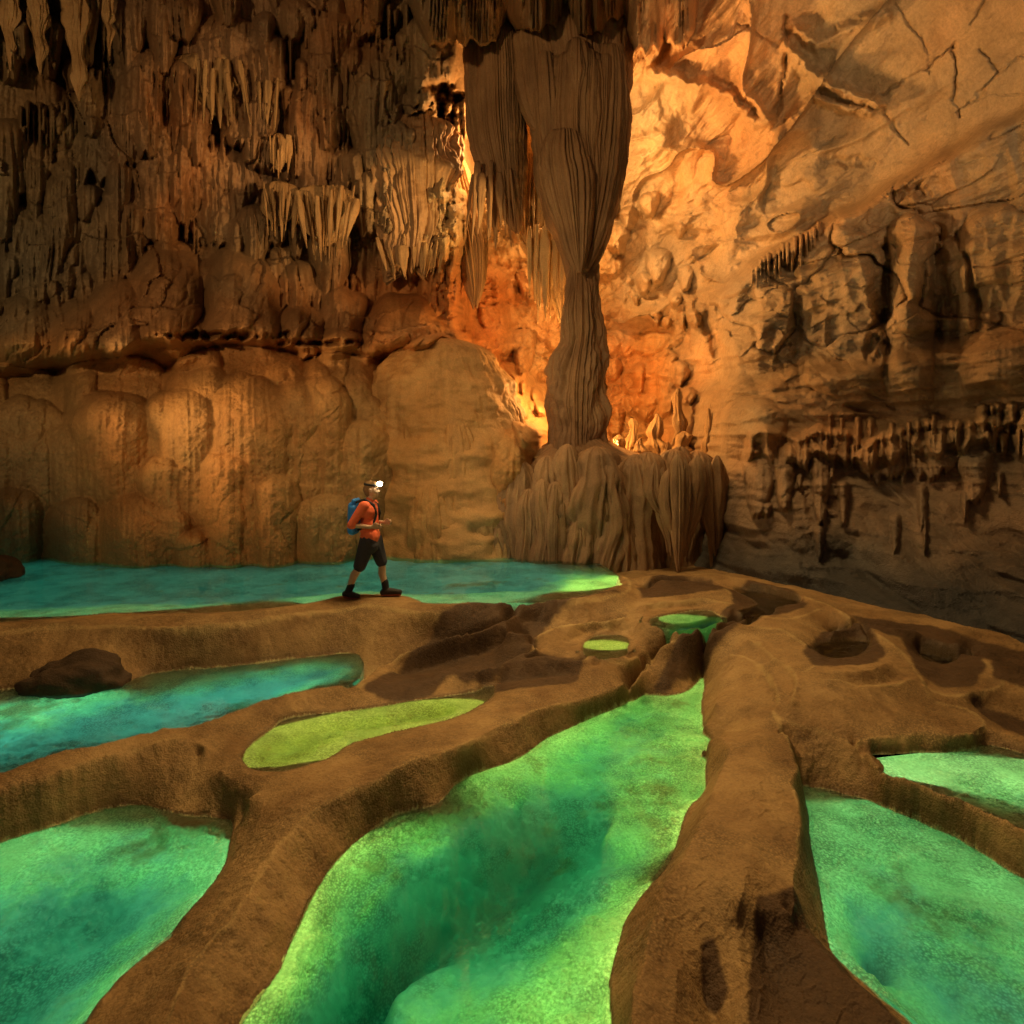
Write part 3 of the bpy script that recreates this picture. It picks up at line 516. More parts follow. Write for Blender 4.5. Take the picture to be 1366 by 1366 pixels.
def tps(ctrl, x, y):
    c = np.array(ctrl, float); p = c[:, :2]/1000; v = c[:, 2]; n = len(c)
    k = lambda r2: .5*r2*np.log(r2+1e-9)
    A = np.zeros((n+3, n+3)); A[:n, :n] = k(((p[:, None]-p[None])**2).sum(-1))+np.eye(n)*2e-3; A[:n, n] = 1; A[:n, n+1:] = p; A[n, :n] = 1; A[n+1:, :n] = p.T
    s = np.linalg.solve(A, np.concatenate([v, [0, 0, 0]])); q = np.stack([x, y], -1)/1000; out = s[n]+q@s[n+1:]
    for i in range(n): out = out+s[i]*k(((q-p[i])**2).sum(-1))
    return out
g1 = 60*(1.085**np.arange(1, 42)-1)
xs = np.concatenate([-(60+g1[::-1]), np.arange(-60, 1427, 1.65), 1426+g1]); ys = np.concatenate([-(50+g1[::-1]), np.arange(-50, 905, 1.65)])
PX, PY = np.meshgrid(xs, ys)
cxs, cys = np.clip(PX, -260, 1600), np.clip(PY, -130, 960)
gx = np.linspace(-260, 1600, 200); gy = np.linspace(-130, 960, 130); GXc, GYc = np.meshgrid(gx, gy); T = tps(CTRL, GXc, GYc)
fx = (cxs-gx[0])/(gx[1]-gx[0]); fy = (cys-gy[0])/(gy[1]-gy[0]); ix = np.clip(fx.astype(int), 0, 198); iy = np.clip(fy.astype(int), 0, 128); fx -= ix; fy -= iy
D = (T[iy, ix]*(1-fx)+T[iy, ix+1]*fx)*(1-fy)+(T[iy+1, ix]*(1-fx)+T[iy+1, ix+1]*fx)*fy
u = (PX-CX)/F; w = (HY-PY)/F
lim = np.minimum(12.5/np.maximum(np.abs(u), 1e-3), 12.5/np.maximum(w, 1e-3))
D = np.where(D > lim, lim, D); D = np.maximum(D, .6)
X0 = u*D; Z0 = CZ+w*D; O = 0*X0
# zones
right_t = (PX-930)/436
zl_top = 395-right_t*250+14*perlin(PX/60, PY/60, O)          # where the wall meets the ceiling on the right
is_right = sstep(-14, 14, PY-zl_top)*sstep(880, 925, PX)
is_ceil = (1-sstep(-14, 14, PY-zl_top))*sstep(800, 880, PX+PY*.05)
is_alc = window(PX, 575, 930, 25)*window(PY, 230, 640, 40)*(1-is_right)*(1-is_ceil)
mtop = np.interp(PX, [-400, 0, 120, 200, 330, 430, 490, 530, 590, 640, 670, 695, 725, 750, 765], [500, 490, 474, 452, 448, 462, 474, 462, 450, 474, 530, 584, 614, 640, 680])+9*perlin(PX/45, O+3, O)+4*perlin(PX/14, O+6, O)
is_mound = (1-sstep(748, 766, PX+8*perlin(PY/40, O, O)))*sstep(-4, 16, PY-mtop)
is_alc = is_alc*(1-is_mound); domew = sstep(480, 520, PX)
is_left = (1-sstep(600, 640, PX))*(1-is_mound)*(1-is_ceil)
wx = X0+.35*fbm(X0*.8, Z0*.8, O+2, 3); wz = Z0+.35*fbm(X0*.8, Z0*.8, O+8, 3)
B = 0*D                                                      # bulge towards the viewer, metres
# left wall: overlapping curtains hung from tiers, fine flutes
f1, f2, rid = worley2(wx*.62, wz*.20, 1); a1, a2, rid2 = worley2((.6*wx+.4*X0)*1.5+3, wz*.36, 2); b1, b2, rid3 = worley2(wx*3.2+9, wz*1.0+4, 4)
lobe = lambda d, k=.8: np.sqrt(np.clip(1-(d/k)**2, 0, 1))
tier = (wz*.36+.5*perlin(X0*.25, O, O+5)+rid*1.3) % 1.0; tier2 = (wz*.85+.6*perlin(X0*.7, O+4, O)+rid2*2) % 1.0
xf = u*13.2+.08*perlin(X0*1.1, Z0*.7, O+2); flute = lambda k, s, sd: 1-2*np.abs(perlin(xf*k+.12*perlin(X0*k*.3, Z0*.5, O+sd), Z0*s+.3*wz*s, O+sd))
fl = flute(3.6, .35, 3)+.55*flute(8.0, .5, 6)+.3*flute(17, .9, 8)
flm = sstep(-.2, .35, perlin(X0*.55, Z0*.5, O+14))
B += is_left*(.85*lobe(f1, 1.05)+.42*lobe(a1, .9)+.10*lobe(b1)+.22*tier*(.2+rid)*sstep(.35, .75, rid)+.10*tier2*sstep(.4, .8, rid2)+.10*fl*(.35+.65*flm))
# flowstone mound: smooth overlapping lobes, flutes low down
m1, m2, mid = worley2(wx*.8+5, wz*.55, 7); n1, n2, nid = worley2(wx*1.9, wz*1.3, 9)
low = sstep(590, 700, PY)
B += is_mound*((.26-.12*domew)*lobe(m1, 1.0)+.10*(1-.6*domew)*lobe(n1, .9)*(.3+mid)+(.008+.07*low*sstep(.1, .5, perlin(X0*.9, O, O+2)))*(flute(4.2, .10, 4)+.5*flute(9, .2, 6))+.012*flute(9, 9, 9)-(1.7+.45*domew)*np.clip((PY-mtop)/(740-mtop), 0, 1.2))
# alcove: rough strata and knobs
k1, k2, kid = worley2(wx*1.1, wz*1.4, 11); j1, j2, jid = worley2(wx*3.2, wz*4.2, 12)
stra = ((wz*.95+.7*perlin(X0*.4, Z0*.3, O+3)) % 1.0)
B += is_alc*(.32*lobe(k1)+.13*lobe(j1)+.17*(1-np.abs(2*stra-1))**2+.07*(1-2*np.abs(fbm(wx*3.2, wz*3.6, O+71, 4)))+.10*(flute(4, .6, 5))+.22*fbm(wx*1.3, wz*1.3, O+4, 5))
# ceiling: big concave scallops meeting in crests, a few cracks
s1, s2, sid = worley2(X0*.36+.9*fbm(X0*.35, Z0*.35, O+6, 3)+.25*Z0, Z0*.46+.8*fbm(X0*.35, Z0*.35, O+9, 3)-.2*X0, 15)
t1, t2, tid = worley2(wx*.95+4, wz*1.1, 16)
rough_left = 1-sstep(960, 1120, PX-PY*.25)
crest = np.exp(-((s2-s1)/.10)**2)
cA = .3+.4*rough_left
B += is_ceil*(cA*(.95*s1**2+.28*crest*(.3+sid))-.05+.12*t1+.3*cA*(sid-.5)+.07*fbm(wx*1.0, wz*1.0, O+1, 5)+rough_left*(.45*fbm(wx*.9, wz*.9, O+7, 5)+.3*lobe(k1)))
def polyline_dist(pts):
    d = np.full(PX.shape, 1e9); jx = PX+5*perlin(PX/14, PY/14, O)+2*perlin(PX/5, PY/5, O+2); jy = PY+5*perlin(PX/14, PY/14, O+5)+2*perlin(PX/5, PY/5, O+7)
    for (x0, y0), (x1, y1) in zip(pts[:-1], pts[1:]):
        vx, vy = x1-x0, y1-y0; t = np.clip(((jx-x0)*vx+(jy-y0)*vy)/(vx*vx+vy*vy), 0, 1); d = np.minimum(d, np.hypot(jx-x0-t*vx, jy-y0-t*vy))
    return d
CRACKS = [([(1140,150),(1190,118),(1240,88),(1270,62),(1310,10),(1320,-30)],2.6,.14),([(1240,95),(1238,65),(1205,20),(1180,-20)],2.2,.10),([(1305,65),(1332,95),(1298,135),(1275,150)],2.6,.13),([(1366,75),(1330,98)],2,.1),([(1270,62),(1277,95),(1272,130),(1280,155)],3.2,.18),
 ([(1175,140),(1190,168),(1210,192)],2.6,.15),([(955,265),(985,250),(1020,238),(1070,210),(1130,178)],2,.09),([(1366,125),(1310,128)],2,.08),([(965,268),(935,290),(905,285)],2.2,.1),([(1046,20),(1052,65),(1040,130),(1030,190)],5,.35),([(985,30),(1010,45),(1040,60)],3,.15)]
for pts, wd, dp in CRACKS: B -= .55*dp*np.exp(-(polyline_dist(pts)/(wd*(.45+.5*sstep(-.3, .5, perlin(PX/24, PY/24, O+70)))))**2)*(is_ceil > .3)*sstep(-.8, -.2, perlin(PX/31, PY/31, O+77))
for pts, wd, dp in [([(1050,60),(1080,95),(1110,115),(1150,132),(1170,138)],7,.45),([(1055,155),(1085,130),(1120,140),(1160,150)],5,.3),([(935,110),(975,130),(1005,165),(1030,160)],7,.4),([(870,95),(910,105),(930,115)],6,.4),([(1065,40),(1090,60),(1130,40),(1180,20)],9,.25)]:
    B += dp*np.exp(-(polyline_dist(pts)/wd)**2)*(is_ceil > .3)
# right wall: ledges, buttresses, strata
r1, r2, rr = worley2(wx*.75+2, wz*.8, 21); q1, q2, qq = worley2(wx*1.9, wz*2.2, 22)
e1, e2, ee = worley2(wx*.9+7, wz*.42, 27); crestb = np.exp(-((e2-e1)/.12)**2)
butt = window(PY, zl_top, 500-right_t*60, 30)*is_right
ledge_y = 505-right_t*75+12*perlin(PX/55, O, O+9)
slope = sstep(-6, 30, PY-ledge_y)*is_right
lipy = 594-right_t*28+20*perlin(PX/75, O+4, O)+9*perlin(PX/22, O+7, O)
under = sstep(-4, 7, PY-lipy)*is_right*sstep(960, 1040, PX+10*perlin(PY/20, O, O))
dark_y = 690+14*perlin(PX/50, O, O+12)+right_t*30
strat = flute(.25, 3.0, 5); strat2 = 1-2*np.abs(perlin(wx*.4, wz*5.5+.5*X0*.3, O+31))
B += is_right*(.32*lobe(r1)+.09*lobe(q1)*(1-.6*slope)+.08*strat*slope+.03*strat2*slope+.07*lobe(j1)+(.13-.03*slope)*fbm(wx*1.2, wz*1.2, O+3, 6)+(.045-.01*slope)*(1-2*np.abs(fbm(wx*1.7, wz*2.0, O+44, 4)))-.35*sstep(600, 760, PY))
B += butt*(.28*flute(.8, .12, 12)+.25*lobe(e1, 1.0)+.38*(ee-.5)+.16*(qq-.5)-.10*np.exp(-((e2-e1)/.05)**2)+.10*flute(2.2, .5, 17))+slope*(.55+.35*np.sin(np.clip((PY-ledge_y)/95, 0, 1)*np.pi))-under*.2
B += .55*np.exp(-((PY-zl_top-8)/16)**2)*sstep(900, 980, PX)*(.6+.4*perlin(PX/40, O, O+2))
fr = (.5+.5*flute(5.5, .2, 13))*sstep(-.25, .2, perlin(PX/38, O+2, O)+.25)
B += is_right*(PX > 1000)*window(PY, lipy-6, lipy+26+38*np.clip(perlin(PX/30, O+7, O)+.1, 0, 1), 7)*.5*fr
# hand-placed lobes: centre, top, half width, bottom, bulge, kind ('f' down to the floor, 'h' hanging and tapering)
LOB = [(699,530,66,800,1.9,'f'),(744,570,48,800,1.9,'f'),(320,456,150,800,1.5,'f'),(150,474,120,800,1.25,'f'),(20,486,100,800,1.0,'f'),(450,470,80,800,1.15,'f'),(588,450,100,800,1.3,'f'),(655,480,72,800,1.2,'f'),(500,510,60,800,1.2,'f')]
LOB2 = [(245,516,62,800,.85,'f'),(332,502,74,800,.95,'f'),(412,498,62,800,.75,'f'),(150,520,72,800,.75,'f'),(60,556,72,800,.7,'f'),(106,655,62,800,1.25,'f'),(300,592,46,800,1.2,'f'),(366,622,42,800,1.2,'f'),(432,648,50,800,1.15,'f'),(484,560,48,800,.6,'f'),(215,600,40,800,1.1,'f'),(20,640,50,800,1.1,'f'),(555,478,40,640,.35,'f'),(612,470,42,640,.4,'f'),(640,640,60,800,.5,'f'),(690,650,50,800,.7,'f'),
 (190,648,80,800,1.5,'f'),(250,694,46,800,1.4,'f'),(60,640,50,800,.45,'f'),(400,670,48,800,.3,'f'),(462,655,36,800,.25,'f'),(545,645,22,800,.25,'f'),(590,640,40,800,.35,'f'),(300,612,32,760,.35,'h'),(335,630,22,700,.3,'h'),
 (225,332,62,462,1.57,'f'),(310,330,58,462,1.49,'f'),(165,372,60,480,1.40,'f'),(228,402,66,480,1.66,'f'),(336,358,46,462,1.31,'f'),(100,395,62,480,1.40,'f'),(30,390,55,480,1.40,'f'),(405,400,40,462,1.22,'f'),(455,380,34,470,1.22,'f'),(540,388,60,470,1.57,'f'),
 (40,270,40,420,.55,'h'),(90,255,45,380,.5,'h'),(150,265,50,390,.55,'h'),(20,170,60,260,.5,'h'),(120,130,70,250,.5,'h'),(210,150,50,320,.45,'h'),(285,190,55,330,.55,'h'),(350,130,40,230,.5,'h'),(410,110,50,280,.6,'h'),(440,20,40,200,.5,'h'),(300,20,60,130,.5,'h'),(500,60,45,230,.6,'h'),(570,30,40,160,.6,'h'),
 (640,350,40,470,.5,'f'),(590,385,48,520,.7,'f'),(660,430,30,480,.4,'h'),(870,470,40,560,.3,'h'),
 (1012,578,24,690,.3,'h'),(1046,590,16,680,.3,'h'),(1095,596,14,700,.3,'h'),(1180,576,44,640,.25,'h'),(1240,573,44,640,.25,'h'),(1300,566,26,670,.3,'h'),(1000,575,9,615,.5,'h'),(1005,528,42,600,.5,'f'),
 (640,-90,64,66,1.9,'h'),(715,-95,72,46,2.3,'h'),(790,-90,66,50,2.3,'h'),(858,-80,50,74,1.7,'h'),(905,-50,30,64,1.2,'h'),(585,-80,48,60,1.5,'h'),(1120,300,60,520,.45,'f'),(1215,285,30,520,.4,'f'),(1020,350,60,520,.4,'f'),(1330,270,50,520,.4,'f')]
def lobes(lst, comb):
    out = 0*D
    for cx0, yt, hw, yb, t, kind in lst:
        sx = slice(*np.searchsorted(xs, (cx0-hw*1.6, cx0+hw*1.6))); sy = slice(*np.searchsorted(ys, (yt-hw*.5-12, yb+40)))
        x = PX[sy, sx]; y = PY[sy, sx]; x = x+hw*.14*perlin(x/hw*1.5, y/hw*1.2, O[sy, sx]+cx0); y = y+hw*.12*perlin(x/hw*1.5, y/hw*1.2, O[sy, sx]+cx0+9)
        hb = hw*.85; hh = hw*np.ones_like(y)
        if kind == 'h':
            k = np.clip((y-yt-hb)/(yb-yt-hb+1e-6), 0, 1); hh = hw*(1-.62*k**1.5); yy = yb-hw*.5*np.abs(perlin(x/hw*3.2, O[sy, sx]+cx0, O[sy, sx]))
        r2 = ((x-cx0)/hh)**2+(np.clip(yt+hb-y, 0, None)/hb)**2
        v = t*np.sqrt(np.clip(1-r2, 0, 1))*(1+(.02 if kind == 'f' else .22)*flute(5, .3, 5)[sy, sx])
        if kind == 'h': v = v*(1-sstep(-4, 5, y-yy))
        else: v = v*(1-sstep(yb-25, yb+25, y))
        out[sy, sx] = np.maximum(out[sy, sx], v)
    return out
R2 = random.Random(5)
for i in range(55):                                        # draped tiers of the flowstone bank
    x = R2.uniform(-20, 700); y0 = float(np.interp(x, [0, 200, 330, 490, 590, 650, 700], [490, 465, 460, 480, 462, 500, 600])); y = y0+(680-y0)*R2.random()**1.3; h = R2.uniform(16, 62)
    LOB2.append((x, y, h, 800, (.06+.42*(y-y0)/200+.007*h)*(.55 if 500 < x < 690 else 1), 'f'))
for i in range(150):                                       # hanging lobes on the upper left wall
    x = R2.uniform(-30, 610); y = R2.uniform(-40, 370); h = R2.uniform(9, 34); LOB2.append((x, y, h, y+h*R2.uniform(2.2, 5), .25+.011*h+R2.uniform(0, .2), 'h'))
for i in range(34):                                        # bunches of thin drips
    x = R2.uniform(-20, 600); y = R2.uniform(0, 400)
    for j in range(R2.randint(4, 9)): h = R2.uniform(2.6, 5.5); LOB2.append((x+j*h*1.8+R2.uniform(-2, 2), y+R2.uniform(-6, 6), h, y+R2.uniform(26, 90), .34+R2.uniform(0, .2), 'h'))
for i in range(70):                                       # drips along the right ledge's lip and below
    x = R2.uniform(985, 1400); y = 588-28*(x-930)/436+R2.uniform(-26, 26)+(R2.random() < .3)*R2.uniform(20, 110); h = R2.uniform(2.5, 8); LOB2.append((x, y, h, y+R2.uniform(14, 60), .14+R2.uniform(0, .14), 'h'))
for i in range(16):                                        # row of drips under the ceiling's edge
    x = 1002+90*i/15+R2.uniform(-2, 2); y = 364-62*i/15+R2.uniform(-4, 4); LOB2.append((x, y-8, R2.uniform(2.4, 4.5), y+R2.uniform(16, 40), .30+R2.uniform(0, .15), 'h'))
for i in range(60):                                        # drips and knobs in the lit alcove
    x = R2.uniform(580, 930); y = R2.uniform(240, 560); h = R2.uniform(4, 18); LOB2.append((x, y, h, y+h*R2.uniform(1.6, 4), .2+.02*h, 'h'))
_fl = .6*flute(6, .2, 5)+.5*flute(14, .3, 6); flute_c = flute; flute = lambda k, s, sd: _fl
B += lobes(LOB, 0); B += lobes(LOB2, 0); flute = flute_c
# shallow dark hollows
for cx0, cy0, ax, ay, dp in [(585,130,26,22,1.4),(600,165,16,22,1.2),(560,160,30,12,.8),(300,447,70,7,.8),(420,457,70,5,.6),(947,440,11,50,1.1),(1062,430,9,44,.9),(1178,395,15,75,1.2),(1170,440,9,40,.8),(1256,370,10,60,.9),(1250,420,8,40,.7),(1292,365,7,60,.8),(1215,255,26,14,.6),(1130,215,40,9,.4),(915,690,14,46,1.2),(1090,670,16,26,.4)]:
    hx = PX-cx0+.9*ax*fbm(PX/22, PY/30, O+cx0, 4)+.35*(PY-cy0)*np.sin(cx0); hy = PY-cy0+.5*ay*fbm(PX/18, PY/26, O+cx0+5, 4); B -= (.34 if cx0 > 900 else 1)*dp*sstep(.75, .15, np.sqrt((hx/ax)**2+(hy/ay)**2)*.62)
B += .035*fbm(X0*5, Z0*5, D*1.5, 4)
D2 = D-B*np.clip(D/12, .5, 1.2)
inframe = window(PX, -120, 1490, 30)*sstep(-110, -60, PY)
D2 = D*(1-inframe)+D2*inframe
Ps = np.stack([u*D2, D2, CZ+w*D2], -1)
so = np.zeros(PX.shape, np.int16)
dome = (PX > 497+9*perlin(PY/30, O+1, O)) & (is_mound > .5)
leftb = (is_mound > .5) & (((PX-190)/82)**2+(np.clip(738-PY, 0, None)/86)**2 < 1); so[is_mound > .5] = 1; so[leftb] = 3
so[is_alc > .5] = 4; so[is_ceil > .5] = 5; so[is_right > .5] = 6; so[(is_right > .5) & (PY > dark_y)] = 7; so[(slope > .5) & (PY < lipy)] = 8
so[(so == 0) & (PX > 600) & (PY > 600)] = 4
Tn = np.zeros(PX.shape+(3,))+np.array((.30, .195, .10))
def tint(mask, colr):
    global Tn
    m = np.clip(mask, 0, 1)[..., None]; Tn = Tn*(1-m)+m*np.array(colr)
wob = 30*fbm(PX/60, PY/60, O+33, 4)
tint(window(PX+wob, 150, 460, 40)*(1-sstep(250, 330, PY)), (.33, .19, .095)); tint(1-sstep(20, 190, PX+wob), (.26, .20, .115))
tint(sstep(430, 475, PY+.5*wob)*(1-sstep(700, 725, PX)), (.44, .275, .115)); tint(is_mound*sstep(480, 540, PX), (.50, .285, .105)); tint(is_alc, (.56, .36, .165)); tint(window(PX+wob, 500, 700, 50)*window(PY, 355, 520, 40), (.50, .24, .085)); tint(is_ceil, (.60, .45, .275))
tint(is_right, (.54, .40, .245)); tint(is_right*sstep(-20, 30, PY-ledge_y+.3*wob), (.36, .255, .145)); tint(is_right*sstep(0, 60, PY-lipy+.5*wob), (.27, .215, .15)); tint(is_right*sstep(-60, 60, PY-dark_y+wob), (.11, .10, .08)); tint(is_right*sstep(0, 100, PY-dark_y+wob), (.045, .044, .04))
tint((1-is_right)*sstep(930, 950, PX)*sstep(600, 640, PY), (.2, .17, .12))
_n = fbm(X0*.28+4, Z0*.28, D*.2, 4)[..., None]; Tn = Tn*(1+np.clip(_n*1.3, 0, .7)*np.array((.22, -.12, -.34))+np.clip(-_n*1.3, 0, .7)*np.array((-.20, -.06, .22)))
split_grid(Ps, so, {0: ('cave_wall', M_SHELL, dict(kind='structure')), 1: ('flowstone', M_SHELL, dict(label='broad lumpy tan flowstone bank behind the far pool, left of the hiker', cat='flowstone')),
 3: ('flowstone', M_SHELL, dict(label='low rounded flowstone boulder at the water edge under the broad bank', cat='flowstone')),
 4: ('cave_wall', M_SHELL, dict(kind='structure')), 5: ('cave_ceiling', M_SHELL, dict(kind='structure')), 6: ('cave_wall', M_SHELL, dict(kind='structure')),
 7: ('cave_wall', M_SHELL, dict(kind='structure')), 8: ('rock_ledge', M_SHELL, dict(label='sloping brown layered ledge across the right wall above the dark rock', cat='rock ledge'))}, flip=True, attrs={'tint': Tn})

# ------------------------------------------------------------------ dripstone: fluted closed bodies of revolution
def drip(name, prof, Y, mat, parent=None, ribs=1.0, freq=5, fringe=0.0, seed=0, na=150, nv=110, squash=.8, lump=.06, twist=0, tip=.0):
    """prof: (photo row, centre column, half width in pixels) from top to bottom, at distance Y"""
    p = np.array(prof, float); c = smooth_poly(p, 14); t = np.linspace(0, 1, len(c)); tv = np.linspace(0, 1, nv)
    row, cen, hw = (np.interp(tv, t, c[:, k]) for k in range(3)); hw = np.maximum(hw, .4)
    th = np.linspace(0, 2*np.pi, na, endpoint=False); TH, R = np.meshgrid(th, hw/F*Y); V = np.repeat(tv[:, None], na, 1)
    zz = np.repeat((CZ+(HY-row)/F*Y)[:, None], na, 1); xx = np.repeat(((cen-CX)/F*Y)[:, None], na, 1)
    cx_, sy_ = np.cos(TH+twist*V), np.sin(TH+twist*V); sd = seed*13.7+0*TH
    k = freq
    gv = lambda f, o, q: np.minimum(1, 4.2*np.abs(perlin(cx_*f, sy_*f, sd+o+V*q*.35)))-.75
    rib = gv(k*1.05, 0, .9)+.7*gv(k*2.2, 4, 1.3)+.35*gv(k*4.4, 8, 2.0)
    lum = fbm(cx_*1.3, sy_*1.3, sd+zz*1.6, 4)
    amp = np.clip(R, .05, .45)
    r = R*(1+lump*1.5*lum)+1.75*.13*ribs*rib*amp*(.75+.5*perlin(cx_*1.5, sy_*1.5, sd+50+zz*.8))+.035*amp*fbm(cx_*3, sy_*3, sd+60+zz*3, 4)+.02*fbm(cx_*5, sy_*5, sd+zz*5, 3)*amp
    if fringe: zz = zz-fringe*V**3*(perlin(cx_*k*1.3, sy_*k*1.3, sd+30)+.3)
    Vx = np.stack([xx+r*cx_, Y+squash*r*sy_, zz], -1).reshape(-1, 3)
    i = np.arange(nv*na).reshape(nv, na); j = np.roll(i, -1, 1)
    fq = np.stack([i[:-1], i[1:], j[1:], j[:-1]], -1).reshape(-1, 4)
    a = len(Vx); Vx = np.vstack([Vx, Vx[:na].mean(0), Vx[-na:].mean(0)])
    t0 = np.stack([i[0], j[0], np.full(na, a)], -1); t1 = np.stack([j[-1], i[-1], np.full(na, a+1)], -1)
    li = np.concatenate([fq.ravel(), t0.ravel(), t1.ravel()]).astype(np.int32); nq = len(fq); ls = np.concatenate([np.arange(nq)*4, nq*4+np.arange(2*na)*3]).astype(np.int32)
    me = bpy.data.meshes.new(name); me.vertices.add(len(Vx)); me.vertices.foreach_set('co', Vx.astype(np.float32).ravel()); me.loops.add(len(li)); me.loops.foreach_set('vertex_index', li)
    me.polygons.add(len(ls)); me.polygons.foreach_set('loop_start', ls); me.polygons.foreach_set('use_smooth', np.ones(len(ls), bool)); me.update(); me.validate(); me.materials.append(mat)
    o = bpy.data.objects.new(name, me); COL.objects.link(o)
    if parent: o.parent = parent; o.matrix_parent_inverse = parent.matrix_world.inverted()
    return o
YC = 12.9
col = empty('column', P(775, 765, YC), 'tall brown dripstone column with a fluted hanging mass narrowing onto a stone shaft', 'column')
HC = lambda prof, Y=YC, **k: drip('hanging_curtain', prof, Y, M_COLUMN, col, **k)
HC([(14,765,20),(24,764,52),(40,764,70),(70,765,76),(130,772,67),(210,772,60),(280,772,47),(325,774,30),(355,775,20),(385,776,17)], YC+.25, ribs=1.3, freq=7.5, seed=1, na=380, nv=150)
HC([(44,722,6),(52,722,34),(80,724,36),(130,728,34),(165,735,28),(190,742,16),(205,746,4)], YC-.05, ribs=1.2, freq=5, seed=2)
HC([(78,768,6),(86,768,36),(110,768,44),(180,765,45),(240,770,42),(310,776,26),(350,778,12),(366,779,3)], YC-.35, ribs=1.5, freq=7, seed=3, na=300, nv=150)
HC([(174,752,6),(184,752,24),(215,752,33),(250,757,34),(300,764,24),(345,770,12),(364,773,3)], YC-.75, ribs=1.4, freq=6, seed=4, na=200, nv=130)
HC([(60,812,4),(72,812,18),(120,812,23),(180,808,26),(240,802,27),(300,793,20),(340,785,11),(360,781,4)], YC-.45, ribs=1.4, freq=6, seed=5, na=200, nv=130)
drip('shaft', [(350,777,17),(380,777,20),(430,778,26),(455,777,27),(480,773,33),(520,769,37),(560,769,37),(598,769,34),(640,768,46),(660,768,60)], YC, M_COLUMN, col, ribs=1.3, freq=3.6, seed=9, na=300, nv=180, lump=.17)
drip('base', [(578,776,22),(590,774,44),(602,780,72),(614,788,100),(634,797,122),(660,799,140),(710,798,160),(800,798,178)], 13.0, M_COLUMN, col, ribs=.6, freq=5, seed=10, na=320, nv=120, squash=.55, lump=.2)
R3 = random.Random(11)
for i in range(30):
    x = 630+11.4*i+R3.uniform(-9, 9); tier = R3.random() < .35; yt = max(R3.uniform(606, 640), 606+(712-x)*.6)+(R3.uniform(30, 70) if tier else 0); hw = R3.uniform(13, 26) if tier else R3.uniform(20, 42)
    k = math.sqrt(max(.05, 1-((x-798)/180)**2)); yy = 13.0-1.55*k+(.12 if tier else .34); yb = 800 if R3.random() < .6 or x < 850 else R3.uniform(735, 775)
    drip('base_curtain', [(yt-20,x,hw*.1),(yt-15,x,hw*.42),(yt-4,x,hw*.7),(yt+hw*.7,x,hw*.95),(yt+(yb-yt)*.4,x+R3.uniform(-6, 6),hw),(yt+(yb-yt)*.75,x+R3.uniform(-9, 9),hw*R3.uniform(.6, .95)),(yb,x+R3.uniform(-8, 8),hw*(.7 if yb == 800 else .12))], yy, M_COLUMN, col, ribs=1.7, freq=3.4, seed=500+i, na=90, nv=50, squash=.7, lump=.22)
for i in range(16):
    t = R3.random(); x = 712+118*t; yt = R3.uniform(46, 215); hw = R3.uniform(7, 17); R0 = np.interp(yt, [46, 130, 210, 280], [74, 66, 60, 47]); yb = yt+R3.uniform(80, 170); xe = 775+(x-775)*np.interp(yb, [130, 210, 280, 325, 380], [.95, .85, .62, .38, .2])
    yy = 13.15-.8*(R0/800*12.9)*math.sqrt(max(.03, 1-((x-772)/R0)**2))-.12
    HC([(yt,x,hw*.2),(yt+hw*.6,x,hw*.8),((yt+yb)/2,(x+xe)/2,hw),(yb-20,xe+(x-xe)*.2,hw*.5),(yb,xe,1)], yy, ribs=1.8, freq=4, seed=560+i, na=80, nv=70, lump=.15)
for i in range(17):
    x = 868+6.3*i+R3.uniform(-3, 3); hw = R3.uniform(5, 13); yt = 612+R3.uniform(-4, 22); c0 = 906 if x < 932 else 958
    yb = 772-abs(x-c0)*(1.5 if c0 == 906 else 1.0)+R3.uniform(-14, 6); xe = x+(c0-x)*R3.uniform(.3, .75); yy = 10.75+.012*abs(x-906)+R3.uniform(-.15, .15)
    drip('base_curtain', [(yt-6,x,hw*.1),(yt,x,hw*.5),(yt+10,x,hw*.8),(yt+34,x,hw),((yt+yb)/2+8,x+(xe-x)*.4,hw*.85),(yb-22,x+(xe-x)*.85,hw*.42),(yb,xe,1.2)], yy, M_COLUMN, col, ribs=1.6, freq=3, seed=600+i, na=60, nv=60, squash=.9, lump=.2)
fd = empty('flowstone_dome', P(595, 745, 12), 'tall smooth orange flowstone dome directly behind the hiker, left of the column', 'flowstone')
M_DOME = mat_rock('flowstone_orange', (.54, .315, .125), (.42, .22, .075), (.28, .15, .055), streak=.6, bump=.6, fine=20)
drip('dome_body', [(452,586,12),(458,588,40),(470,590,62),(500,590,84),(545,593,101),(600,598,114),(670,602,124),(765,604,130)], 13.3, M_DOME, fd, ribs=.30, freq=3.2, seed=700, na=320, nv=220, squash=.72, lump=.10)
for i, (x, yt, hw, yy) in enumerate([(655,520,40,12.75),(628,488,34,12.65),(560,500,30,12.2),(690,590,34,12.6),(610,560,26,11.85),(645,620,30,11.9),(578,640,34,11.75),(680,668,32,12.1)]):
    drip('dome_lobe', [(yt,x,hw*.3),(yt+hw*.35,x,hw*.75),(yt+hw*1.1,x+2,hw),(yt+hw*3,x+5,hw*1.2),(770,x+8,hw*1.35)], yy+.35, M_DOME, fd, ribs=.7, freq=3.2, seed=710+i, na=130, nv=110, squash=.7, lump=.14)
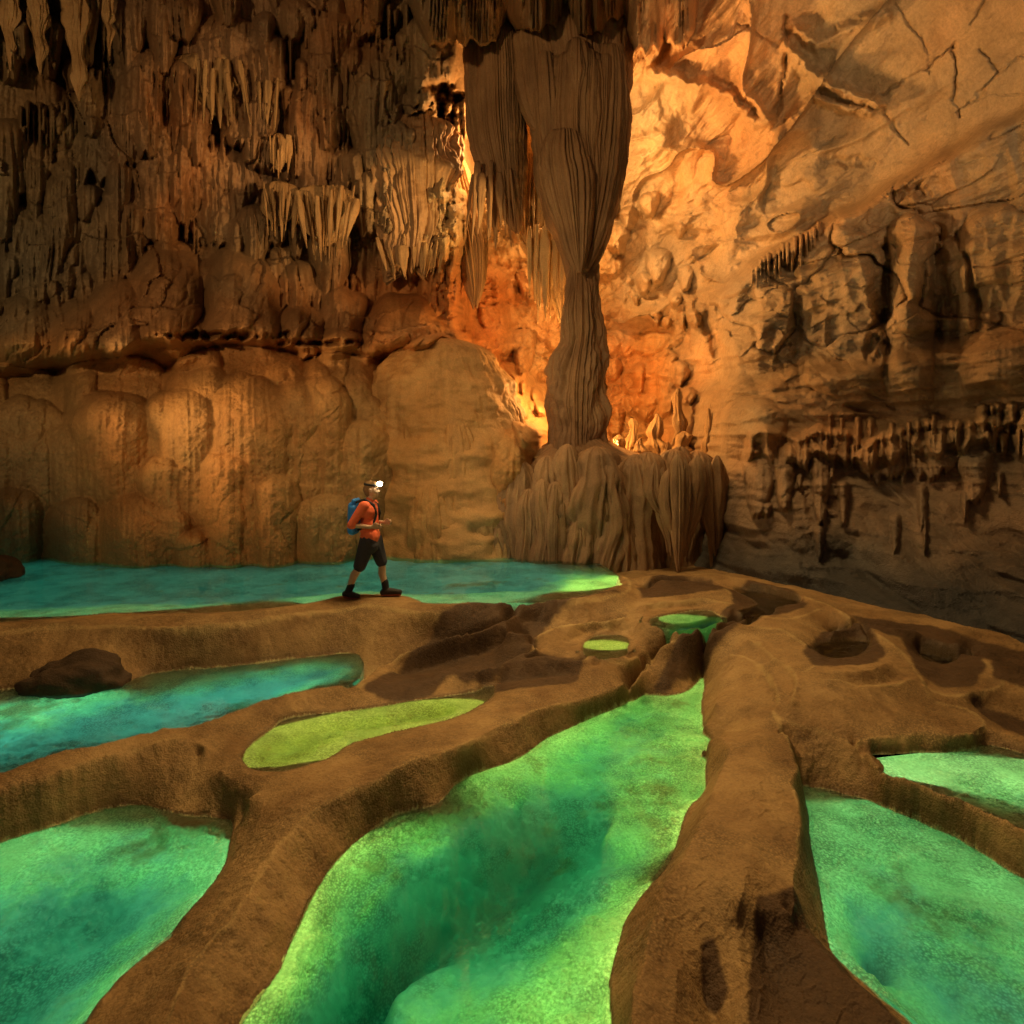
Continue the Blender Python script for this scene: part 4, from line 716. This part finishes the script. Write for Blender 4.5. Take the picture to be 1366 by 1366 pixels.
# other hanging curtains
def fringe(parent, x0, x1, y0, y1, n, Y, w=2.6, mat=None, seed=0, fan=0.0):
    r = random.Random(seed)
    for i in range(n):
        t = (i+.5)/n; x = x0+(x1-x0)*t+r.uniform(-2, 2); ya = y0+r.uniform(-9, 14); yb = y1-abs(t-.5)*(y1-y0)*.5*r.uniform(.2, 1.5)+r.uniform(-.28, .1)*(y1-y0); dx = fan*(.5-t)*(x1-x0)
        hw = w*r.choice([.45, .6, .8, 1.0, 1.3, 1.9]); x += r.uniform(-1, 1)*abs(x1-x0)/n; drip('stalactite', [(ya,x,hw*.8),(ya+(yb-ya)*.25,x+dx*.25,hw*1.15),(ya+(yb-ya)*.6,x+dx*.6,hw*.8),(yb,x+dx,.5)], Y+r.uniform(-.3, .2), mat or M_PALE, parent, ribs=1.2, freq=2, seed=seed+i, na=16, nv=26, lump=.5)
c1 = drip('dripstone_curtain', [(30,657,10),(42,657,27),(60,658,36),(100,660,40),(170,662,38),(220,668,31),(265,678,20),(298,686,9),(312,690,2)], 13.4, M_COLUMN, ribs=1.4, freq=7.5, seed=31, na=320, nv=140)
tag(c1, 'long fluted brown curtain hanging left of the column', 'dripstone')
c2 = drip('dripstone_curtain', [(150,715,8),(165,715,24),(220,715,32),(290,722,34),(350,738,28),(395,750,16),(430,752,5)], 14.6, M_GOLD, ribs=2.2, freq=5, seed=32, na=220, nv=150, lump=.2)
tag(c2, 'gold lit ragged curtain behind the column and the long brown curtain', 'dripstone')
c3 = drip('dripstone_curtain', [(165,553,20),(176,552,50),(215,550,64),(260,552,60),(305,555,52),(330,552,44),(345,550,36)], 14.0, M_COLUMN, ribs=1.5, freq=5, seed=33, fringe=.6, na=320, nv=150, lump=.16)
tag(c3, 'bulbous jellyfish shaped curtain with lit fringe above the flowstone dome', 'dripstone')
c4 = drip('dripstone_curtain', [(200,600,6),(215,602,18),(260,610,26),(320,625,22),(370,632,14),(400,634,3)], 14.8, M_PALE, ribs=1.6, freq=5, seed=34, fringe=.3)
tag(c4, 'narrow orange curtain between the jellyfish shaped one and the long brown curtain', 'dripstone')
G1 = 'lit dripstone fans on the dark left wall'
for s, (x0, x1, y0, y1, n, yy, fan, lb) in enumerate([(240,332,84,178,15,13.0,-.25,'upper arched fan of thin lit stalactites on the dark wall'),(334,372,112,182,8,13.0,.3,'small forked lit drip just right of the arched fan'),(357,386,186,240,8,13.0,.1,'short lit knob of drips below the forked drip'),
     (351,396,250,318,12,12.9,.35,'left lit fan of the pair above the rounded domes'),(396,474,256,352,18,12.9,.35,'wide lit fan of the pair above the rounded domes')]):
    t = empty('dripstone_fan', P((x0+x1)/2, y1, yy), lb, 'dripstone', G1)
    drip('crown', [(y0-8,(x0+x1)/2,3),(y0,(x0+x1)/2,(x1-x0)*.42),(y0+(y1-y0)*.35,(x0+x1)/2,(x1-x0)*.44),(y0+(y1-y0)*.6,(x0+x1)/2,(x1-x0)*.28),(y0+(y1-y0)*.75,(x0+x1)/2,3)], yy+.45, M_PALE, t, ribs=2, freq=5, seed=440+s, na=90, nv=50, squash=.5, lump=.3)
    fringe(t, x0, x1, y0, y1, n, yy, (x1-x0)/n*.55, seed=460+30*s, fan=fan)
G2 = 'long lit stalactites along the top of the dark wall'
for s, (x, y0, y1, hw, lb) in enumerate([(10,-40,95,9,'lit stalactite at the upper corner, nearest the picture edge'),(50,-40,100,10,'second lit stalactite from the corner, with a knob near its top'),(102,-40,135,12,'longest lit stalactite hanging from the top of the dark wall'),(142,-40,75,6,'thin short lit stalactite, last of the row on the dark wall')]):
    tag(drip('stalactite', [(y0,x,hw*1.5),(y0+40,x+1,hw*1.0),(y0+62,x+2,hw*1.15),((y0+y1)/2+14,x+1,hw*.6),(y1-34,x+5,hw*.7),(y1-18,x+3,hw*.35),(y1,x+4,.6)], 11.7+.004*x, M_PALE, ribs=2.2, freq=3, seed=60+s, na=70, nv=120, lump=.55), lb, 'stalactite', G2)
fringe(c3, 500, 605, 318, 372, 24, 13.6, 3.2, seed=300, fan=.25); fringe(c2, 690, 752, 190, 330, 30, 14.2, 3.4, seed=340, fan=-.2, mat=M_GOLD); fringe(c2, 705, 762, 300, 430, 22, 14.1, 2.8, seed=380, mat=M_GOLD)
fringe(c1, 628, 690, 220, 325, 12, 13.1, 3.0, mat=M_COLUMN, seed=410, fan=-.3)
# stalagmites and lumps behind the base
G3 = 'lit stalagmites on the ledge behind the column base'
for s, (x, yt, yb, hw, Y, lb) in enumerate([(842,558,625,12,14.6,'pointed stalagmite closest to the column shaft'),(876,552,625,17,14.4,'thick rounded stalagmite in the middle of the lit ledge'),(905,518,625,10,14.3,'tall thin stalagmite spire on the lit ledge'),(945,545,625,8,13.2,'slim dark spire at the ledge end beside the right wall'),(912,575,630,18,14.0,'squat round stalagmite below the tall spire'),(855,585,632,14,13.9,'low stalagmite in front of the pointed one'),(825,580,625,12,14.0,'short stalagmite half hidden by the shaft'),(890,590,635,10,13.7,'small bulging stalagmite in front of the thick one')]):
    tag(drip('stalagmite', [(yt,x,1.5)]+[(yt+(yb+20-yt)*q, x+math.sin(q*9+s*2)*hw*.18, hw*(.3+.95*q**.8)*(1+.28*math.sin(q*23+s*3)*(q < .9))) for q in (.08,.16,.26,.36,.46,.56,.66,.78,.9,1)], Y, M_PALE, ribs=1.2, freq=2.5, seed=70+s, na=60, nv=80, lump=.35), lb, 'stalagmite', G3)

# ------------------------------------------------------------------ loose rocks
def rock(name, center, size, mat, seed, label):
    bm = bmesh.new(); bmesh.ops.create_icosphere(bm, subdivisions=5, radius=1)
    co = np.array([v.co[:] for v in bm.verts]); n = fbm(co[:, 0]*1.2+seed, co[:, 1]*1.2, co[:, 2]*1.2, 5)
    r = 1+.28*n
    for v, k in zip(bm.verts, r): v.co = Vector((v.co.x*k*size[0], v.co.y*k*size[1], v.co.z*k*size[2]))
    me = bpy.data.meshes.new(name); bm.to_mesh(me); bm.free(); me.polygons.foreach_set('use_smooth', np.ones(len(me.polygons), bool)); me.materials.append(mat)
    o = bpy.data.objects.new(name, me); COL.objects.link(o); o.location = center; return tag(o, label, 'boulder')
g = ground(75, 932, -.5); rock('boulder', (g.x, g.y+.25, -.52), (.6, .36, .36), M_FLOOR, 3, 'dark rounded boulder half sunk in the teal pool below the flat rim')
g = ground(-15, 770, 0); rock('boulder', (g.x, g.y, 0), (.45, .4, .38), M_FLOOR, 8, 'dark boulder at the left edge of the far turquoise pool')

# ------------------------------------------------------------------ the hiker
SKIN = mat_plain('skin', (.66, .42, .27), .55, .1, 30, .1); SHIRT = mat_plain('shirt_red', (.9, .17, .07), .8, .3, 25, .15); SHORT = mat_plain('shorts_charcoal', (.05, .052, .07), .85, .3, 25)
SOCK = mat_plain('sock_black', (.02, .022, .024), .9); SHOE = mat_plain('shoe_dark', (.03, .022, .02), .7, .2); SOLE = mat_plain('sole_red', (.35, .08, .04), .8); HAIR = mat_plain('hair_blond', (.26, .15, .065), .7, .6, 50)
BLUE = mat_plain('pack_blue', (.03, .27, 1.0), .45, .3, 12, .2); STRAP = mat_plain('strap_black', (.02, .02, .022), .8)
base = ground(494, 797, .055); PB = Vector((base.x, base.y, .055)); 
def caps(name, cs, mat, parent, vox=.009, smooth=4, label=None):
    bm = bmesh.new()
    for p0, r0, p1, r1 in cs:
        b2 = bmesh.new()
        for p, r in ((p0, r0), (p1, r1)): bmesh.ops.create_icosphere(b2, subdivisions=2, radius=r, matrix=Matrix.Translation(Vector(p)))
        h = bmesh.ops.convex_hull(b2, input=b2.verts[:]); bmesh.ops.delete(b2, geom=list({v for v in h['geom_interior'] if isinstance(v, bmesh.types.BMVert)}), context='VERTS')
        m2 = bpy.data.meshes.new('tmp'); b2.to_mesh(m2); b2.free(); bm.from_mesh(m2); bpy.data.meshes.remove(m2)
    me = bpy.data.meshes.new(name); bm.to_mesh(me); bm.free()
    o = bpy.data.objects.new(name, me); COL.objects.link(o); md = o.modifiers.new('r', 'REMESH'); md.mode = 'VOXEL'; md.voxel_size = vox
    sm = o.modifiers.new('s', 'SMOOTH'); sm.iterations = smooth; sm.factor = .5
    ev = o.evaluated_get(bpy.context.evaluated_depsgraph_get()); m3 = bpy.data.meshes.new_from_object(ev); o.modifiers.clear(); o.data = m3; bpy.data.meshes.remove(me); m3.name = name
    m3.polygons.foreach_set('use_smooth', np.ones(len(m3.polygons), bool)); m3.materials.clear(); m3.materials.append(mat)
    o.parent = parent
    return o
per = empty('person', PB, 'person striding along the flat rim in red shirt, dark shorts and black socks', 'person')
R_, L_ = -1, 1                                                # the right side is the near one
hipR, hipL = (-.01, -.09, .80), (.03, .09, .80)
kneR, ankR = (-.13, -.10, .43), (-.285, -.10, .09); kneL, ankL = (.145, .10, .44), (.195, .10, .09)
shR, elR, wrR = (-.045, -.19, 1.285), (-.20, -.25, 1.03), (.05, -.2, 1.00)
shL, elL, wrL = (.0, .19, 1.285), (-.02, .25, 1.03), (.16, .1, 1.03)
body = [((0,-.06,.84),.115,(0,.06,.84),.115),((-.01,-.07,1.02),.1,(-.01,.07,1.02),.1),((-.02,-.1,1.2),.105,(-.02,.1,1.2),.105),((0,0,.84),.12,(-.02,0,1.22),.115),((-.03,-.15,1.28),.055,(-.01,.15,1.28),.055),
 ((-.01,0,1.28),.058,(.02,0,1.40),.054),((.025,0,1.50),.088,(.04,0,1.47),.08),((.03,0,1.53),.08,(.03,0,1.5),.085),((.07,0,1.41),.035,(.05,0,1.46),.06),((.085,0,1.405),.022,(.09,0,1.43),.025),((.118,0,1.475),.012,(.108,0,1.50),.010),((.1,-.02,1.43),.012,(.1,.02,1.43),.012),((.02,-.085,1.47),.014,(.015,-.088,1.5),.018),((.02,.085,1.47),.014,(.015,.088,1.5),.018),
 ((.1,-.045,1.525),.014,(.1,.045,1.525),.014)]
for a, k, f_, toe in ((hipR, kneR, ankR, (-.17,-.1,.035)), (hipL, kneL, ankL, (.36,.1,.03))):
    kk = Vector(k); ff = Vector(f_); mid = kk.lerp(ff, .33)+Vector((-.022, 0, 0)); body += [(a, .088, k, .055), (k, .053, mid, .056), (mid, .056, f_, .036), (f_, .036, toe, .028)]
for s, e, wv in ((shR, elR, wrR), (shL, elL, wrL)):
    body += [(s, .052, e, .04), (e, .039, wv, .026)]
def hand(wv, d, up):
    wv = Vector(wv); d = Vector(d).normalized(); up = Vector(up).normalized(); sd = d.cross(up); out = []
    palm = wv+d*.085; out += [(wv, .024, palm+up*.02, .02), (wv, .024, palm-up*.022, .018), (wv+d*.03+up*.012, .022, palm, .02)]
    for i, ln in enumerate((.034, .040, .038, .03)):
        p0 = palm+up*(.03-.02*i); p1 = p0+d*ln+sd*.008; p2 = p1+d*ln*.45+sd*.022; p3 = p2-d*.004+sd*.022; out += [(p0, .0105, p1, .0098), (p1, .0098, p2, .009), (p2, .009, p3, .008)]
    t0 = wv+d*.03+up*.022; t1 = t0+d*.03+up*.028+sd*.012; t2 = t1+d*.03+up*.004+sd*.014; out += [(t0, .013, t1, .0115), (t1, .0115, t2, .0095)]
    return out
body += hand(wrR, (1, .25, .08), (0, -.2, 1)); body += hand(wrL, (1, -.35, .08), (0, -.1, 1))
bo = caps('body', body, SKIN, per, .0062, 3)
eye = mat_plain('eye_dark', (.02, .015, .01), .2)
for sgn in (-1, 1): caps('eye', [((.107, .034*sgn, 1.505), .0115, (.108, .034*sgn, 1.506), .0115)], eye, per, .003, 1)
caps('mouth', [((.109, -.018, 1.44), .006, (.109, .018, 1.44), .006)], mat_plain('lip', (.35, .12, .09), .5), per, .0025, 1)
caps('shirt', [((0,-.07,.85),.13,(0,.07,.85),.13),((-.01,-.075,1.03),.115,(-.01,.075,1.03),.115),((-.02,-.1,1.2),.118,(-.02,.1,1.2),.118),((0,0,.86),.125,(-.02,0,1.24),.125),((-.035,-.17,1.28),.068,(-.005,.17,1.28),.068),((-.01,0,1.3),.075,(0,0,1.345),.066),
  (shR, .07, elR, .056), (elR, .055, tuple(Vector(elR).lerp(Vector(wrR), .10)), .052), (shL, .068, elL, .055), (elL, .054, tuple(Vector(elL).lerp(Vector(wrL), .10)), .051),
  ((.06,-.1,.86),.06,(-.07,-.1,.93),.05)], SHIRT, per, .008, 3)
kR2 = Vector(hipR).lerp(Vector(kneR), .93); kL2 = Vector(hipL).lerp(Vector(kneL), .88)
caps('shorts', [((0,-.07,.73),.125,(0,.07,.73),.125),(hipR,.12,tuple(kR2),.088),(hipL,.12,tuple(kL2),.085),((0,0,.75),.125,(0,0,.7),.1)], SHORT, per, .008, 3)
for a, k, toe, heel in ((ankR, kneR, (-.15,-.1,.02), (-.325,-.1,.06)), (ankL, kneL, (.39,.1,.03), (.15,.1,.035))):
    top = Vector(a).lerp(Vector(k), .3)
    caps('sock', [(a, .05, tuple(top), .052)], SOCK, per, .007, 2)
    A = Vector(toe)+Vector((0,0,.022)); Hh = Vector(heel)+Vector((0,0,.012))
    caps('shoe', [(tuple(A), .036, tuple(Vector(a)+Vector((.02,0,-.02))), .052), (tuple(Hh), .042, tuple(A), .038), (tuple(Hh), .042, a, .05)], SHOE, per, .007, 2)
    caps('sole', [(tuple(Hh-Vector((0,0,.03))), .03, tuple(A-Vector((0,0,.025))), .028)], SOLE, per, .006, 2)
caps('hair', [((.0,0,1.54),.088,(.015,0,1.5),.09),((-.03,0,1.50),.075,(-.02,0,1.45),.06),((.06,-.03,1.565),.05,(.06,.03,1.565),.05)], HAIR, per, .006, 2)
pk = empty('backpack', PB+Vector((-.2, 0, 1.0)), 'bright blue roll-top backpack on the back of the hiker', 'backpack')
def pc(name, cs, mat, **k): o = caps(name, [((Vector(a)-Vector((-.2,0,1.0))).to_tuple(), r, (Vector(b)-Vector((-.2,0,1.0))).to_tuple(), q) for a, r, b, q in cs], mat, pk, **k); return o
pc('bag', [((-.22,-.1,.95),.06,(-.22,.1,.95),.06),((-.22,-.1,1.25),.06,(-.22,.1,1.25),.06),((-.22,-.1,.95),.06,(-.22,-.1,1.25),.06),((-.22,.1,.95),.06,(-.22,.1,1.25),.06),((-.22,0,.95),.075,(-.22,0,1.28),.07),((-.25,0,.93),.07,(-.25,0,1.27),.06)], BLUE, vox=.009)
pc('roll_top', [((-.2,-.11,1.345),.035,(-.2,.11,1.345),.035),((-.2,-.09,1.3),.03,(-.2,.09,1.3),.03)], BLUE, vox=.008)
for sg in (-1, 1):
    pc('shoulder_strap', [((-.17,.1*sg,1.33),.02,(-.05,.115*sg,1.365),.02),((-.05,.115*sg,1.365),.02,(.07,.11*sg,1.29),.02),((.07,.11*sg,1.29),.02,(.11,.105*sg,1.17),.018),((.11,.105*sg,1.17),.018,(.07,.14*sg,1.02),.016),((.07,.14*sg,1.02),.014,(-.14,.12*sg,.95),.014)], STRAP, vox=.007)
hl = empty('headlamp', PB+Vector((.1, 0, 1.565)), 'glowing white headlamp on the forehead of the hiker', 'headlamp')
def torus_part(name, R, r, mat, parent, loc, rot=(0, 0, 0), sc=(1, 1, 1)):
    n1, n2 = 40, 8; a = np.linspace(0, 2*np.pi, n1, endpoint=False); b = np.linspace(0, 2*np.pi, n2, endpoint=False); A, Bb = np.meshgrid(a, b, indexing='ij')
    V = np.stack([(R+r*np.cos(Bb))*np.cos(A)*sc[0], (R+r*np.cos(Bb))*np.sin(A)*sc[1], 2*r*np.sin(Bb)*sc[2]], -1).reshape(-1, 3); i = np.arange(n1*n2).reshape(n1, n2)
    fq = np.stack([i, np.roll(i, -1, 0), np.roll(np.roll(i, -1, 0), -1, 1), np.roll(i, -1, 1)], -1).reshape(-1, 4)
    o = new_mesh(name, V, fq, mat); o.parent = parent; o.location = loc; o.rotation_euler = rot; return o
torus_part('headband', .098, .008, STRAP, hl, (-.085, 0, 0), (0, .12, 0))
def cyl(name, r, h, mat, parent, loc, rot):
    bm = bmesh.new(); bmesh.ops.create_cone(bm, cap_ends=True, segments=24, radius1=r, radius2=r*.9, depth=h); bmesh.ops.bevel(bm, geom=[e for e in bm.edges if e.calc_face_angle(0) > 1], offset=r*.15, segments=2, affect='EDGES')
    me = bpy.data.meshes.new(name); bm.to_mesh(me); bm.free(); me.materials.append(mat); o = bpy.data.objects.new(name, me); COL.objects.link(o); o.parent = parent; o.location = loc; o.rotation_euler = rot; return o
cyl('lamp_housing', .034, .04, STRAP, hl, (.02, -.02, .005), (math.pi/2-.5, 0, math.pi/2-.6))
GLOW = bpy.data.materials.new('lamp_glow'); GLOW.use_nodes = True; gb = GLOW.node_tree.nodes['Principled BSDF']; gb.inputs['Emission Color'].default_value = (1, .86, .55, 1); gb.inputs['Emission Strength'].default_value = 60
o = caps('lens', [((.035, -.034, .012), .036, (.05, -.044, .016), .03)], GLOW, hl, .008, 1)
lamp('headlamp_beam', 'SPOT', PB+Vector((.19, -.09, 1.585)), 85, (1, .82, .5), .03, spot=2.2, target=PB+Vector((3.2, 1.6, 1.2)))
